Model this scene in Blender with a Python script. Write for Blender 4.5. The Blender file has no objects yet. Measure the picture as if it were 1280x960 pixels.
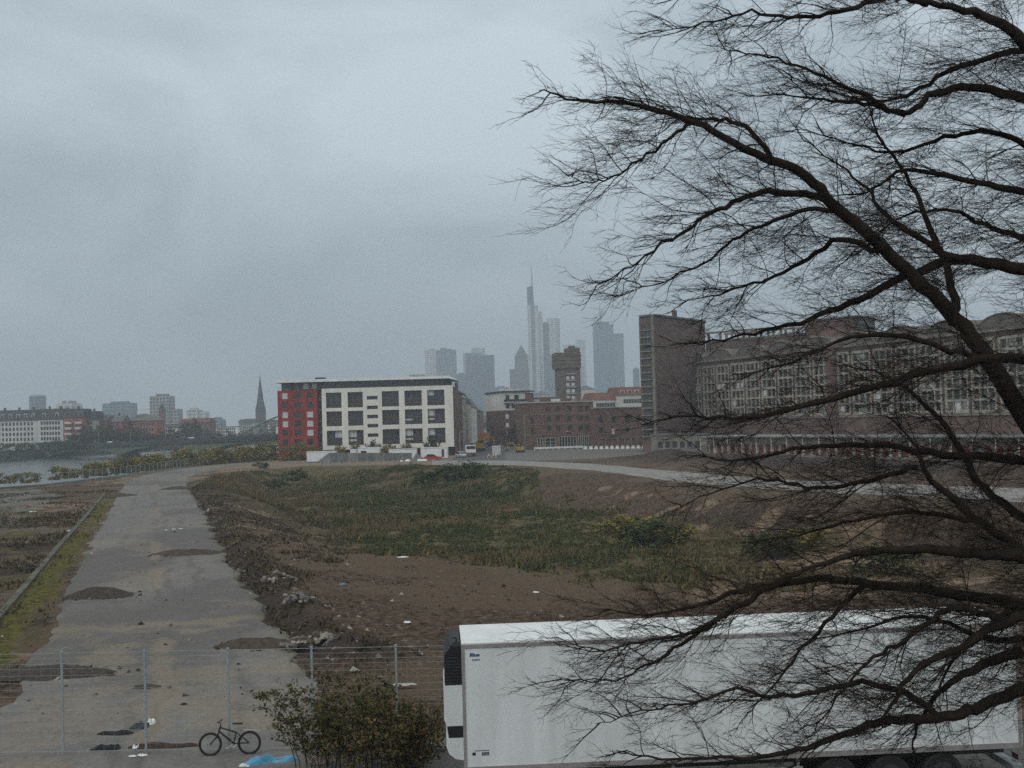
import bpy, math, random
import numpy as np
from mathutils import Vector, Matrix

random.seed(7)
RNG = np.random.default_rng(11)
scene = bpy.context.scene
COL = scene.collection
R = math.radians

# ------------------------------------------------------------------ camera
H = 9.5                       # eye height: a train window on the viaduct
FPX = 1500.0                  # focal length in pixels of a 1280 px wide frame
PITCH = math.atan((522 - 480) / FPX)
ROLL = R(1.55)
CAM = Vector((0, 0, H))
FW = Vector((0, math.cos(PITCH), math.sin(PITCH)))
U0 = Vector((0, -math.sin(PITCH), math.cos(PITCH)))
X0 = Vector((1, 0, 0))
RT = X0 * math.cos(ROLL) - U0 * math.sin(ROLL)
UP = U0 * math.cos(ROLL) + X0 * math.sin(ROLL)
cd = bpy.data.cameras.new('camera')
cam = bpy.data.objects.new('camera', cd)
COL.objects.link(cam)
cd.sensor_width = 36
cd.lens = 36 * FPX / 1280
cd.clip_start = 0.1
cd.clip_end = 12000
m = Matrix((RT, UP, -FW)).transposed().to_4x4()
m.translation = CAM
cam.matrix_world = m
scene.camera = cam

# ------------------------------------------------------------------ world, sun, exposure
SUN_EL, SUN_AZ = R(38), R(215)          # azimuth clockwise from +Y
world = bpy.data.worlds.new('World')
scene.world = world
world.use_nodes = True
nt = world.node_tree
nt.nodes.clear()
def WN(t, **k):
    n = nt.nodes.new(t)
    for a, b in k.items(): setattr(n, a, b)
    return n
wl = nt.links.new
out = WN('ShaderNodeOutputWorld'); bg = WN('ShaderNodeBackground')
sky = WN('ShaderNodeTexSky'); sky.sky_type = 'NISHITA'; sky.sun_disc = False
sky.sun_elevation = SUN_EL; sky.sun_rotation = SUN_AZ
sky.air_density = 1.5; sky.dust_density = 5.0
tc = WN('ShaderNodeTexCoord'); mp = WN('ShaderNodeMapping')
mp.inputs['Scale'].default_value = (1.6, 1.6, 3.0)
mp.inputs['Rotation'].default_value = (0.0, R(10), 0.0)
wl(tc.outputs['Generated'], mp.inputs[0])
n1 = WN('ShaderNodeTexNoise'); n1.inputs['Scale'].default_value = 2.0
n1.inputs['Detail'].default_value = 6; n1.inputs['Roughness'].default_value = 0.52
n1.inputs['Distortion'].default_value = 0.5
wl(mp.outputs[0], n1.inputs['Vector'])
cr = WN('ShaderNodeValToRGB')
cr.color_ramp.elements[0].position = 0.36; cr.color_ramp.elements[0].color = (0.245, 0.300, 0.342, 1)
cr.color_ramp.elements[1].position = 0.64; cr.color_ramp.elements[1].color = (0.432, 0.503, 0.553, 1)
wl(n1.outputs['Fac'], cr.inputs[0])
sp = WN('ShaderNodeSeparateXYZ'); wl(tc.outputs['Generated'], sp.inputs[0])
mr = WN('ShaderNodeMapRange'); mr.inputs[1].default_value = 0.30; mr.inputs[2].default_value = 1.0
mr.inputs[3].default_value = 16.2; mr.inputs[4].default_value = 25.0
wl(sp.outputs['Z'], mr.inputs[0])
vm = WN('ShaderNodeVectorMath', operation='SCALE')
tr = WN('ShaderNodeValToRGB'); tr.color_ramp.elements[0].position = 0.32; tr.color_ramp.elements[0].color = (.82, .82, .82, 1)
tr.color_ramp.elements[1].position = 0.75; tr.color_ramp.elements[1].color = (1.0, 0.86, 0.745, 1)
wl(sp.outputs['Z'], tr.inputs[0])
tm = WN('ShaderNodeMixRGB', blend_type='MULTIPLY'); tm.inputs[0].default_value = 1.0
wl(cr.outputs[0], tm.inputs[1]); wl(tr.outputs[0], tm.inputs[2]); wl(tm.outputs[0], vm.inputs[0]); wl(mr.outputs[0], vm.inputs['Scale'])
hs = WN('ShaderNodeHueSaturation'); hs.inputs['Saturation'].default_value = 0.35
wl(sky.outputs[0], hs.inputs['Color'])
mx = WN('ShaderNodeMixRGB'); mx.inputs[0].default_value = 0.93
wl(hs.outputs[0], mx.inputs[1]); wl(vm.outputs[0], mx.inputs[2])
wl(mx.outputs[0], bg.inputs[0]); bg.inputs[1].default_value = 0.1
wl(bg.outputs[0], out.inputs[0])

sd = bpy.data.lights.new('sun', 'SUN'); sd.energy = 0.6; sd.angle = R(25); sd.color = (1, 0.96, 0.9)
so = bpy.data.objects.new('sun', sd); COL.objects.link(so)
sdir = Vector((math.sin(SUN_AZ) * math.cos(SUN_EL), math.cos(SUN_AZ) * math.cos(SUN_EL), math.sin(SUN_EL)))
so.rotation_euler = (-sdir).to_track_quat('-Z', 'Y').to_euler()
so.location = (0, 0, 400)

vs = scene.view_settings
vs.view_transform = 'Standard'; vs.look = 'None'; vs.gamma = 1; vs.exposure = 0.28
vs.use_curve_mapping = False
scene.cycles.use_denoising = False
scene.cycles.volume_bounces = 1
scene.cycles.max_bounces = 6
scene.cycles.diffuse_bounces = 3

# ------------------------------------------------------------------ pixel -> place
def ray(px, py):
    return FW + RT * ((px - 640) / FPX) + UP * ((480 - py) / FPX)
def at(px, py, d):
    v = ray(px, py); return CAM + v * (d / v.y)
def gp(px, py, z=0.0):
    v = ray(px, py); return CAM + v * ((z - H) / v.z)
def hor(px): return 522 - (px - 640) * math.tan(ROLL)
def zz(px, py, d): return at(px, py, d).z
def xx(px, d, py=530): return at(px, py, d).x

# ------------------------------------------------------------------ mesh builder
class MB:
    def __init__(s): s.v = []; s.f = []; s.m = []; s.M = None
    def V(s, p):
        p = Vector(p)
        if s.M is not None: p = s.M @ p
        s.v.append((p.x, p.y, p.z)); return len(s.v) - 1
    def F(s, pts, m=0):
        s.f.append([s.V(p) for p in pts]); s.m.append(m)
    def box(s, x0, x1, y0, y1, z0, z1, m=0):
        if x0 > x1: x0, x1 = x1, x0
        if y0 > y1: y0, y1 = y1, y0
        if z0 > z1: z0, z1 = z1, z0
        i = [s.V(p) for p in ((x0,y0,z0),(x1,y0,z0),(x1,y1,z0),(x0,y1,z0),(x0,y0,z1),(x1,y0,z1),(x1,y1,z1),(x0,y1,z1))]
        for q in ((0,3,2,1),(4,5,6,7),(0,1,5,4),(1,2,6,5),(2,3,7,6),(3,0,4,7)):
            s.f.append([i[k] for k in q]); s.m.append(m)
    def frustum(s, a, b, m=0):
        """a, b: (x0,x1,y0,y1,z) bottom and top rectangles"""
        i = [s.V((x, y, r[4])) for r in (a, b) for x, y in ((r[0],r[2]),(r[1],r[2]),(r[1],r[3]),(r[0],r[3]))]
        for q in ((0,3,2,1),(4,5,6,7),(0,1,5,4),(1,2,6,5),(2,3,7,6),(3,0,4,7)):
            s.f.append([i[k] for k in q]); s.m.append(m)
    def extr_y(s, poly, y0, y1, m=0):
        """poly in (x,z) counter-clockwise seen from -y"""
        n = len(poly)
        a = [s.V((p[0], y0, p[1])) for p in poly]; b = [s.V((p[0], y1, p[1])) for p in poly]
        s.f.append(a); s.m.append(m); s.f.append(b[::-1]); s.m.append(m)
        for k in range(n):
            j = (k + 1) % n
            s.f.append([a[j], a[k], b[k], b[j]]); s.m.append(m)
    def extr_x(s, poly, x0, x1, m=0):
        n = len(poly)
        a = [s.V((x0, p[0], p[1])) for p in poly]; b = [s.V((x1, p[0], p[1])) for p in poly]
        s.f.append(a[::-1]); s.m.append(m); s.f.append(b); s.m.append(m)
        for k in range(n):
            j = (k + 1) % n
            s.f.append([a[k], a[j], b[j], b[k]]); s.m.append(m)
    def prism(s, poly, z0, z1, m=0):
        n = len(poly)
        a = [s.V((p[0], p[1], z0)) for p in poly]; b = [s.V((p[0], p[1], z1)) for p in poly]
        s.f.append(a[::-1]); s.m.append(m); s.f.append(b); s.m.append(m)
        for k in range(n):
            j = (k + 1) % n
            s.f.append([a[k], a[j], b[j], b[k]]); s.m.append(m)
    def tube(s, pts, rad, n=6, m=0, cap=True):
        pts = [Vector(p) for p in pts]
        if not isinstance(rad, (list, tuple)): rad = [rad] * len(pts)
        ref = None; rings = []
        for k, p in enumerate(pts):
            t = (pts[min(k+1, len(pts)-1)] - pts[max(k-1, 0)])
            if t.length < 1e-9: t = Vector((0, 0, 1))
            t.normalize()
            if ref is None:
                ref = t.orthogonal().normalized()
            else:
                ref = ref - t * ref.dot(t)
                if ref.length < 1e-6: ref = t.orthogonal()
                ref.normalize()
            bn = t.cross(ref)
            rings.append([s.V(p + (ref * math.cos(2*math.pi*q/n) + bn * math.sin(2*math.pi*q/n)) * rad[k]) for q in range(n)])
        for k in range(len(rings) - 1):
            for q in range(n):
                a, b = rings[k], rings[k+1]
                s.f.append([a[q], a[(q+1) % n], b[(q+1) % n], b[q]]); s.m.append(m)
        if cap:
            s.f.append(rings[0][::-1]); s.m.append(m); s.f.append(rings[-1]); s.m.append(m)
    def torus(s, c, r, t, ax='y', n=28, k=8, m=0):
        g = []
        for i in range(n):
            a = 2*math.pi*i/n; ring = []
            for j in range(k):
                b = 2*math.pi*j/k; q = r + t*math.cos(b); w = t*math.sin(b)
                p = {'y': (q*math.cos(a), w, q*math.sin(a)), 'z': (q*math.cos(a), q*math.sin(a), w), 'x': (w, q*math.cos(a), q*math.sin(a))}[ax]
                ring.append(s.V(Vector(c) + Vector(p)))
            g.append(ring)
        for i in range(n):
            for j in range(k):
                a, b = g[i], g[(i+1) % n]
                s.f.append([a[j], a[(j+1) % k], b[(j+1) % k], b[j]]); s.m.append(m)
    def facade(s, w, h, holes, y=0.0, depth=0.18, m=0, mr_=None, z0=0.0):
        """front sheet facing -y with real recesses"""
        xs = sorted({0.0, w, *[q for a in holes for q in (a[0], a[1])]})
        zs = sorted({z0, h, *[q for a in holes for q in (a[2], a[3])]})
        for i in range(len(xs) - 1):
            for j in range(len(zs) - 1):
                cx, cz = (xs[i]+xs[i+1])/2, (zs[j]+zs[j+1])/2
                if any(a[0] < cx < a[1] and a[2] < cz < a[3] for a in holes): continue
                s.F([(xs[i],y,zs[j]),(xs[i+1],y,zs[j]),(xs[i+1],y,zs[j+1]),(xs[i],y,zs[j+1])], m)
        q = m if mr_ is None else mr_
        for a in holes:
            x0,x1,c0,c1 = a[:4]; d = y + depth
            s.F([(x0,y,c0),(x0,d,c0),(x1,d,c0),(x1,y,c0)][::-1], q)
            s.F([(x0,y,c1),(x1,y,c1),(x1,d,c1),(x0,d,c1)][::-1], q)
            s.F([(x0,y,c0),(x0,y,c1),(x0,d,c1),(x0,d,c0)][::-1], q)
            s.F([(x1,y,c0),(x1,d,c0),(x1,d,c1),(x1,y,c1)][::-1], q)
    def shell(s, w, d, h, holes=(), depth=0.18, m=0, z0=0.0, top=True):
        """a block with window openings in its front: front sheet and the other sides"""
        s.facade(w, h, list(holes), 0.0, depth, m, z0=z0)
        s.F([(0,0,z0),(0,0,h),(0,d,h),(0,d,z0)], m)
        s.F([(w,0,z0),(w,d,z0),(w,d,h),(w,0,h)], m)
        s.F([(0,d,z0),(0,d,h),(w,d,h),(w,d,z0)], m)
        if top: s.F([(0,0,h),(w,0,h),(w,d,h),(0,d,h)], m)
    def data(s, name, mats, smooth=False):
        me = bpy.data.meshes.new(name)
        me.from_pydata(s.v, [], s.f)
        if not isinstance(mats, (list, tuple)): mats = [mats]
        for q in mats: me.materials.append(q)
        if len(mats) > 1: me.polygons.foreach_set('material_index', s.m)
        if smooth: me.polygons.foreach_set('use_smooth', [True] * len(me.polygons))
        me.update(); return me
    def build(s, name, mats, parent=None, smooth=False, loc=None):
        return link(name, s.data(name, mats, smooth), parent, loc)

def link(name, me, parent=None, loc=None, rz=0.0):
    o = bpy.data.objects.new(name, me); COL.objects.link(o)
    if parent is not None: o.parent = parent
    if loc is not None: o.location = loc
    if rz: o.rotation_euler.z = rz
    return o
def tag(o, label, cat, group=None, kind=None):
    if label: o['label'] = label
    if cat: o['category'] = cat
    if group: o['group'] = group
    if kind: o['kind'] = kind
    return o
def thing(name, label, cat, loc=(0,0,0), rz=0.0, group=None):
    o = bpy.data.objects.new(name, None); COL.objects.link(o)
    o.location = loc; o.rotation_euler.z = rz; o.empty_display_size = 0.5
    return tag(o, label, cat, group)
def copy_thing(o, loc, rz=0.0, sc=None, label=None, group=None):
    c = o.copy(); COL.objects.link(c); c.location = loc; c.rotation_euler.z = rz
    if sc is not None: c.scale = sc if isinstance(sc, (tuple, list)) else (sc, sc, sc)
    if label: c['label'] = label
    if group: c['group'] = group
    for ch in KIDS[o.name]:
        d = ch.copy(); COL.objects.link(d); d.parent = c
    return c
KIDS = {}
ORD = ['leftmost','second','third','fourth','fifth','sixth','seventh','eighth','ninth','tenth','eleventh','twelfth','thirteenth','fourteenth','fifteenth','sixteenth','seventeenth','eighteenth','nineteenth','twentieth']

# ------------------------------------------------------------------ materials
def mat(name, c1, c2=None, scale=3.0, rough=0.8, bump=0.0, bscale=None, metal=0.0, spec=0.3, stretch=(1,1,1), detail=4, lo=0.35, hi=0.65, bdist=0.05):
    M = bpy.data.materials.new(name); M.use_nodes = True
    t = M.node_tree; b = t.nodes['Principled BSDF']
    b.inputs['Roughness'].default_value = rough; b.inputs['Metallic'].default_value = metal
    b.inputs['Specular IOR Level'].default_value = spec
    if c2 is None: c2 = tuple(x * 0.78 for x in c1)
    tcn = t.nodes.new('ShaderNodeTexCoord'); mpn = t.nodes.new('ShaderNodeMapping')
    mpn.inputs['Scale'].default_value = stretch
    t.links.new(tcn.outputs['Object'], mpn.inputs[0])
    n = t.nodes.new('ShaderNodeTexNoise'); n.inputs['Scale'].default_value = scale
    n.inputs['Detail'].default_value = detail; n.inputs['Roughness'].default_value = 0.6
    t.links.new(mpn.outputs[0], n.inputs['Vector'])
    r = t.nodes.new('ShaderNodeValToRGB')
    r.color_ramp.elements[0].position = lo; r.color_ramp.elements[0].color = (*c2, 1)
    r.color_ramp.elements[1].position = hi; r.color_ramp.elements[1].color = (*c1, 1)
    t.links.new(n.outputs['Fac'], r.inputs[0]); t.links.new(r.outputs[0], b.inputs['Base Color'])
    if bump:
        n2 = t.nodes.new('ShaderNodeTexNoise'); n2.inputs['Scale'].default_value = bscale or scale * 4
        n2.inputs['Detail'].default_value = 6
        t.links.new(mpn.outputs[0], n2.inputs['Vector'])
        bp = t.nodes.new('ShaderNodeBump'); bp.inputs['Strength'].default_value = bump; bp.inputs['Distance'].default_value = bdist
        t.links.new(n2.outputs['Fac'], bp.inputs['Height']); t.links.new(bp.outputs[0], b.inputs['Normal'])
    return M

def gridmat(name, wall, glass, cw, ch, mortar=0.3, rough=0.5, wall2=None):
    """tower skin: window bands as a grid in x+y and z"""
    M = bpy.data.materials.new(name); M.use_nodes = True
    t = M.node_tree; b = t.nodes['Principled BSDF']; b.inputs['Roughness'].default_value = rough
    b.inputs['Specular IOR Level'].default_value = 0.3
    tcn = t.nodes.new('ShaderNodeTexCoord'); s = t.nodes.new('ShaderNodeSeparateXYZ'); t.links.new(tcn.outputs['Object'], s.inputs[0])
    ad = t.nodes.new('ShaderNodeMath'); ad.operation = 'ADD'; t.links.new(s.outputs[0], ad.inputs[0]); t.links.new(s.outputs[1], ad.inputs[1])
    c = t.nodes.new('ShaderNodeCombineXYZ'); t.links.new(ad.outputs[0], c.inputs[0]); t.links.new(s.outputs[2], c.inputs[1])
    br = t.nodes.new('ShaderNodeTexBrick'); br.offset = 0.0; br.inputs['Scale'].default_value = 1.0
    br.inputs['Brick Width'].default_value = cw; br.inputs['Row Height'].default_value = ch
    br.inputs['Mortar Size'].default_value = mortar; br.inputs['Mortar Smooth'].default_value = 0.1
    br.inputs['Color1'].default_value = (*glass, 1); br.inputs['Color2'].default_value = (*[g * 0.75 for g in glass], 1)
    br.inputs['Mortar'].default_value = (*wall, 1)
    t.links.new(c.outputs[0], br.inputs['Vector'])
    n = t.nodes.new('ShaderNodeTexNoise'); n.inputs['Scale'].default_value = 0.06; t.links.new(tcn.outputs['Object'], n.inputs['Vector'])
    mm = t.nodes.new('ShaderNodeMixRGB'); mm.blend_type = 'MULTIPLY'; mm.inputs[0].default_value = 0.5
    t.links.new(br.outputs['Color'], mm.inputs[1]); t.links.new(n.outputs['Fac'], mm.inputs[2])
    t.links.new(mm.outputs[0], b.inputs['Base Color'])
    return M

white_paint = mat('white_paint', (0.80,0.81,0.80), (0.70,0.71,0.70), 0.9, 0.45, stretch=(1,1,0.3))
cream_render = mat('cream_render', (0.80,0.78,0.71), (0.69,0.67,0.61), 0.5, 0.85, stretch=(1,1,0.25))
white_wall = mat('white_wall', (0.60,0.60,0.57), (0.48,0.48,0.46), 0.3, 0.9, stretch=(1,1,0.3))
beige_wall = mat('beige_wall', (0.48,0.43,0.34), (0.38,0.34,0.27), 0.3, 0.9)
red_render = mat('red_render', (0.31,0.038,0.032), (0.23,0.028,0.025), 0.4, 0.85, stretch=(1,1,0.3))
orange_render = mat('orange_render', (0.34,0.105,0.075), (0.26,0.08,0.058), 0.4, 0.85)
brick_dark = mat('brick_dark', (0.20,0.085,0.07), (0.13,0.055,0.048), 0.35, 0.9, detail=8)
vault_concrete = mat('vault_concrete', (0.15,0.132,0.108), (0.08,0.071,0.06), 0.4, 0.9, detail=8)
brick_brown = mat('brick_brown', (0.185,0.100,0.078), (0.115,0.064,0.051), 0.3, 0.9, detail=8, stretch=(1,1,1.6))
brick_hall = mat('brick_hall', (0.165,0.100,0.080), (0.095,0.058,0.048), 0.25, 0.9, detail=8, stretch=(1,1,1.8))
brick_violet = mat('brick_violet', (0.13,0.065,0.062), (0.09,0.045,0.043), 0.4, 0.9, detail=8)
concrete = mat('concrete', (0.40,0.39,0.36), (0.26,0.25,0.23), 0.4, 0.9, detail=8)
concrete_old = mat('concrete_old', (0.24,0.215,0.175), (0.13,0.115,0.092), 0.5, 0.9, detail=8)
concrete_lattice = mat('concrete_lattice', (0.43,0.40,0.33), (0.25,0.23,0.185), 0.6, 0.9, detail=8)
metal_grey = mat('metal_grey', (0.33,0.36,0.37), (0.25,0.27,0.28), 2, 0.5, metal=0.5)
steel_dark = mat('steel_dark', (0.06,0.065,0.07), (0.04,0.042,0.045), 3, 0.55, metal=0.3)
galv = mat('galvanised_steel', (0.36,0.42,0.44), (0.28,0.33,0.35), 6, 0.5, metal=0.4)
panel_dark = mat('dark_cladding', (0.085,0.085,0.09), (0.06,0.06,0.065), 0.5, 0.5)
roof_dark = mat('roof_dark', (0.065,0.065,0.07), (0.04,0.04,0.045), 0.3, 0.85, detail=8)
roof_grey = mat('roof_grey', (0.14,0.14,0.14), (0.09,0.09,0.09), 0.3, 0.85)
roof_red = mat('roof_red_tile', (0.20,0.082,0.055), (0.13,0.055,0.038), 0.4, 0.85)
glass_dark = mat('glass_dark', (0.035,0.04,0.045), (0.018,0.02,0.022), 0.9, 0.12, spec=0.6)
glass_warm = mat('glass_warm', (0.06,0.045,0.04), (0.025,0.02,0.02), 1.4, 0.2, spec=0.5)
blind_white = mat('window_blind', (0.62,0.63,0.63), (0.50,0.51,0.52), 1.0, 0.6)
frame_grey = mat('window_frame_grey', (0.16,0.165,0.17), None, 2, 0.5)
frame_white = mat('window_frame_white', (0.6,0.6,0.58), None, 2, 0.6)
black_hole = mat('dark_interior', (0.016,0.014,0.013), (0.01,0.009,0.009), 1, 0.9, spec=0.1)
rubber = mat('rubber', (0.02,0.02,0.021), (0.014,0.014,0.014), 6, 0.7)
black_paint = mat('black_paint', (0.015,0.016,0.018), (0.010,0.010,0.012), 8, 0.6)
chrome = mat('bright_metal', (0.55,0.56,0.57), (0.45,0.46,0.47), 8, 0.3, metal=0.9)
green_steel = mat('green_steel', (0.17,0.23,0.17), (0.12,0.17,0.12), 0.4, 0.7)
olive_steel = mat('olive_girder', (0.13,0.15,0.09), (0.09,0.105,0.065), 0.3, 0.8)
bark = mat('bark', (0.036,0.027,0.021), (0.017,0.013,0.010), 9, 0.95, bump=0.6, bscale=30, stretch=(1,1,0.4), bdist=0.02, spec=0.1)
twig_bark = mat('twig_bark', (0.040,0.030,0.024), (0.022,0.017,0.013), 6, 0.95, spec=0.1)
far_bark = mat('far_bark', (0.045,0.042,0.036), (0.025,0.024,0.02), 2, 0.95, spec=0.1)

# ------------------------------------------------------------------ windows shared between copies
WCACHE = {}
def win_mesh(w, h, frame, glass, nx=1, nz=1, fw=0.07, extra=()):
    key = (round(w,2), round(h,2), frame.name, glass.name, nx, nz, fw, tuple(extra))
    if key in WCACHE: return WCACHE[key]
    b = MB(); y0, y1 = -0.03, 0.05
    b.box(0, w, 0.055, 0.075, 0, h, 1)
    b.box(0, fw, y0, y1, 0, h); b.box(w-fw, w, y0, y1, 0, h)
    b.box(fw, w-fw, y0, y1, 0, fw); b.box(fw, w-fw, y0, y1, h-fw, h)
    for k in range(1, nx):
        b.box(w*k/nx - fw*0.4, w*k/nx + fw*0.4, y0+0.004, y1-0.004, fw, h-fw)
    for k in range(1, nz):
        b.box(fw, w-fw, y0+0.008, y1-0.008, h*k/nz - fw*0.4, h*k/nz + fw*0.4)
    for (a0,a1,c0,c1) in extra:                       # drawn blinds behind the glass line
        b.box(a0*w+fw, a1*w-fw, 0.04, 0.05, c0*h+fw, c1*h-fw, 2)
    me = b.data('window', [frame, glass, blind_white]); WCACHE[key] = me
    return me
def window(parent, x, z, w, h, y=0.09, frame=None, glass=None, nx=1, nz=1, fw=0.07, name='window', extra=(), label=None):
    o = link(name, win_mesh(w, h, frame or frame_grey, glass or glass_dark, nx, nz, fw, extra), parent, (x, y, z))
    if label: o['label'] = label
    return o

def frame_root(name, label, cat, A, B, z0, group=None):
    A = Vector(A); B = Vector(B); d = B - A
    return thing(name, label, cat, (A.x, A.y, z0), math.atan2(d.y, d.x), group), d.length

def gable_roof(mb, w, d, h, rh, over=0.4, m=0, axis='x'):
    if axis == 'x':       # ridge along the front
        mb.extr_x([(-over, h), (d+over, h), (d+over, h+0.15), (d/2, h+rh), (-over, h+0.15)], -over, w+over, m)
    else:
        mb.extr_y([(-over, h), (w+over, h), (w+over, h+0.15), (w/2, h+rh), (-over, h+0.15)], -over, d+over, m)
def mansard(mb, w, d, h, rh, inset=2.2, m=0):
    mb.frustum((-0.4, w+0.4, -0.4, d+0.4, h), (0.3, w-0.3, inset, d-inset, h+rh), m)

def house(name, label, cat, A, B, z0, h, depth, wall, roof='flat', roofmat=None, rh=4, rows=0, cols=0, ww=1.2, wh=1.6, frame=None, glass=None, group=None, z1=1.2, dz=None, chim=0, dormers=0, margin=1.5, inset=2.2, sink=0.0):
    root, w = frame_root(name, label, cat, A, B, z0, group)
    holes = []
    if rows and cols:
        dz = dz or (h - z1) / rows
        for r in range(rows):
            for c in range(cols):
                cx = margin + (w - 2*margin) * (c + 0.5) / cols
                holes.append((cx-ww/2, cx+ww/2, z1+r*dz, z1+r*dz+wh))
    b = MB(); b.shell(w, depth, h, holes, z0=-sink); b.build('wall', wall, root)
    for a in holes:
        window(root, a[0], a[2], ww, wh, frame=frame or frame_white, glass=glass)
    rb = MB()
    if roof == 'flat':
        rb.box(-0.25, w+0.25, -0.25, depth+0.25, h+0.002, h+0.4)
    elif roof == 'gable': gable_roof(rb, w, depth, h+0.002, rh)
    elif roof == 'gable_front': gable_roof(rb, w, depth, h+0.002, rh, axis='y')
    elif roof == 'mansard': mansard(rb, w, depth, h+0.002, rh, inset)
    elif roof == 'hip': rb.frustum((-0.5, w+0.5, -0.5, depth+0.5, h+0.002), (min(depth/2, w/2-0.2), max(w-depth/2, w/2+0.2), depth/2-0.15, depth/2+0.15, h+rh))
    ro = rb.build('roof', roofmat or roof_dark, root)
    for k in range(dormers):
        x = w * (k + 0.5) / dormers
        c = MB(); c.box(x-0.8, x+0.8, 0.35, 2.6, h+rh*0.22, h+rh*0.62); c.box(x-0.55, x+0.55, 0.32, 0.346, h+rh*0.27, h+rh*0.56, 1)
        c.build('dormer', [white_wall, glass_dark], ro)
    for k in range(chim):
        x = w * (k + 0.6) / (chim + 0.2)
        c = MB(); c.box(x-0.45, x+0.45, depth/2-0.4, depth/2+0.4, h+rh*0.5, h+rh+1.3); c.build('chimney', brick_brown, ro)
    return root, w

# ================================================================== TERRAIN
_TAB = RNG.random((256, 256)).astype(np.float32)
def vnoise(x, y):
    xi = np.floor(x).astype(np.int64); yi = np.floor(y).astype(np.int64)
    fx = x - xi; fy = y - yi
    fx = fx*fx*(3-2*fx); fy = fy*fy*(3-2*fy)
    a = _TAB[yi & 255, xi & 255]; b = _TAB[yi & 255, (xi+1) & 255]
    c = _TAB[(yi+1) & 255, xi & 255]; d = _TAB[(yi+1) & 255, (xi+1) & 255]
    return (a*(1-fx)+b*fx)*(1-fy) + (c*(1-fx)+d*fx)*fy
def fbm(x, y, s, o=4, off=0.0):
    v = 0; amp = 0.5; tot = 0
    for k in range(o):
        v = v + amp*vnoise(x*s + off + 17.3*k, y*s + off*1.7 + 9.1*k); tot += amp
        amp *= 0.5; s *= 2.03
    return v / tot
def poly_sd(X, Y, poly):
    """signed distance, negative inside"""
    P = np.array([(p[0], p[1]) for p in poly]); n = len(P)
    d2 = np.full(X.shape, 1e18); ins = np.zeros(X.shape, bool)
    for k in range(n):
        a = P[k]; b = P[(k+1) % n]; e = b - a
        t = np.clip(((X-a[0])*e[0] + (Y-a[1])*e[1]) / max(1e-9, e @ e), 0, 1)
        d2 = np.minimum(d2, (X-a[0]-t*e[0])**2 + (Y-a[1]-t*e[1])**2)
        c = (a[1] > Y) != (b[1] > Y)
        with np.errstate(divide='ignore', invalid='ignore'):
            xc = a[0] + (Y-a[1]) / (b[1]-a[1] + 1e-30) * e[0]
        ins ^= c & (X < xc)
    d = np.sqrt(d2); return np.where(ins, -d, d)
def line_d(X, Y, line):
    P = np.array([(p[0], p[1]) for p in line])
    d2 = np.full(X.shape, 1e18)
    for k in range(len(P)-1):
        a = P[k]; e = P[k+1] - a
        t = np.clip(((X-a[0])*e[0] + (Y-a[1])*e[1]) / max(1e-9, e @ e), 0, 1)
        d2 = np.minimum(d2, (X-a[0]-t*e[0])**2 + (Y-a[1]-t*e[1])**2)
    return np.sqrt(d2)
def gpoly(px, z=0.0): return [gp(a, b, z).xy for a, b in px]
def sstep(a, b, x):
    t = np.clip((x-a)/(b-a), 0, 1); return t*t*(3-2*t)

PIT = 3.4
RIM = gpoly([(266,600),(302,650),(348,705),(405,762),(475,808),(600,812),(800,800),(1000,775),(1280,755),(1560,748),(1560,664),(1280,649),(1000,631),(850,611),(760,598),(620,584),(480,582),(380,583),(312,589)])
FLOOR = gpoly([(338,612),(395,650),(445,690),(560,703),(680,712),(760,735),(850,745),(1000,735),(1280,715),(1560,705),(1560,700),(1280,688),(1000,690),(880,668),(800,653),(700,637),(620,621),(500,613),(400,612),(350,611)], -PIT)
PATH_L = [(-230,1060),(-70,960),(0,893),(24,853),(47.5,809.6),(67,770),(93,718.6),(107,691),(131,647),(146.5,619.6),(158,602),(185,593),(240,585),(300,578.5)]
PATH_R = [(470,1060),(420,960),(400,880),(372,830),(354,790),(332.5,762),(301,726.5),(277,683),(253,635),(233.5,607),(236,598),(250,592),(275,586),(306,581)]
PATH = gpoly(PATH_L) + gpoly(PATH_R)[::-1]
ROAD_PX_U = [(540,576),(640,576),(740,580),(850,590),(950,598),(1050,603),(1280,611),(1500,618)]
ROAD_PX_L = [(540,581.5),(640,581.5),(740,588),(850,603),(950,611),(1050,617),(1280,628),(1500,640)]
ROAD = gpoly(ROAD_PX_U) + gpoly(ROAD_PX_L)[::-1]
FENCE_FAR = [(-150,10),(-128,90)] + [tuple(p) for p in gpoly([(-6,611.5),(70,606),(160,595),(230,585),(300,576),(340,572.5)])]
RIV_NEAR = [(-152,-400),(-152,10),(-130,90)] + [(p[0]-2.2, p[1]+0.6) for p in gpoly([(-6,611.5),(70,606),(160,595),(230,585),(300,576)])] + [(-74,400),(-68,600),(-45,900),(-15,1400),(40,2500)]
RIV_FAR = [(-290,-400),(-262,300),(-243,450),(-227,533),(-214,643),(-180,760),(-158,900),(-120,1400),(-60,2500)]
RIVER = RIV_NEAR + RIV_FAR[::-1]
BERM = gpoly([(238,603),(262,645),(283,683),(309,722),(345,768),(380,802),(450,826)])
DIRT = gpoly([(665,571),(720,567),(790,571),(850,577),(940,584),(1030,590),(1200,596)])
SOIL_R = gpoly([(830,618),(1000,640),(1280,658),(1500,670)])
KERB = gpoly([(-60,858),(0,775),(40,728),(75,685),(110,645),(133,617)])
PALE_L = gpoly([(-200,690),(-40,672),(30,640),(62,618),(45,613),(-60,618),(-250,640)])

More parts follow.
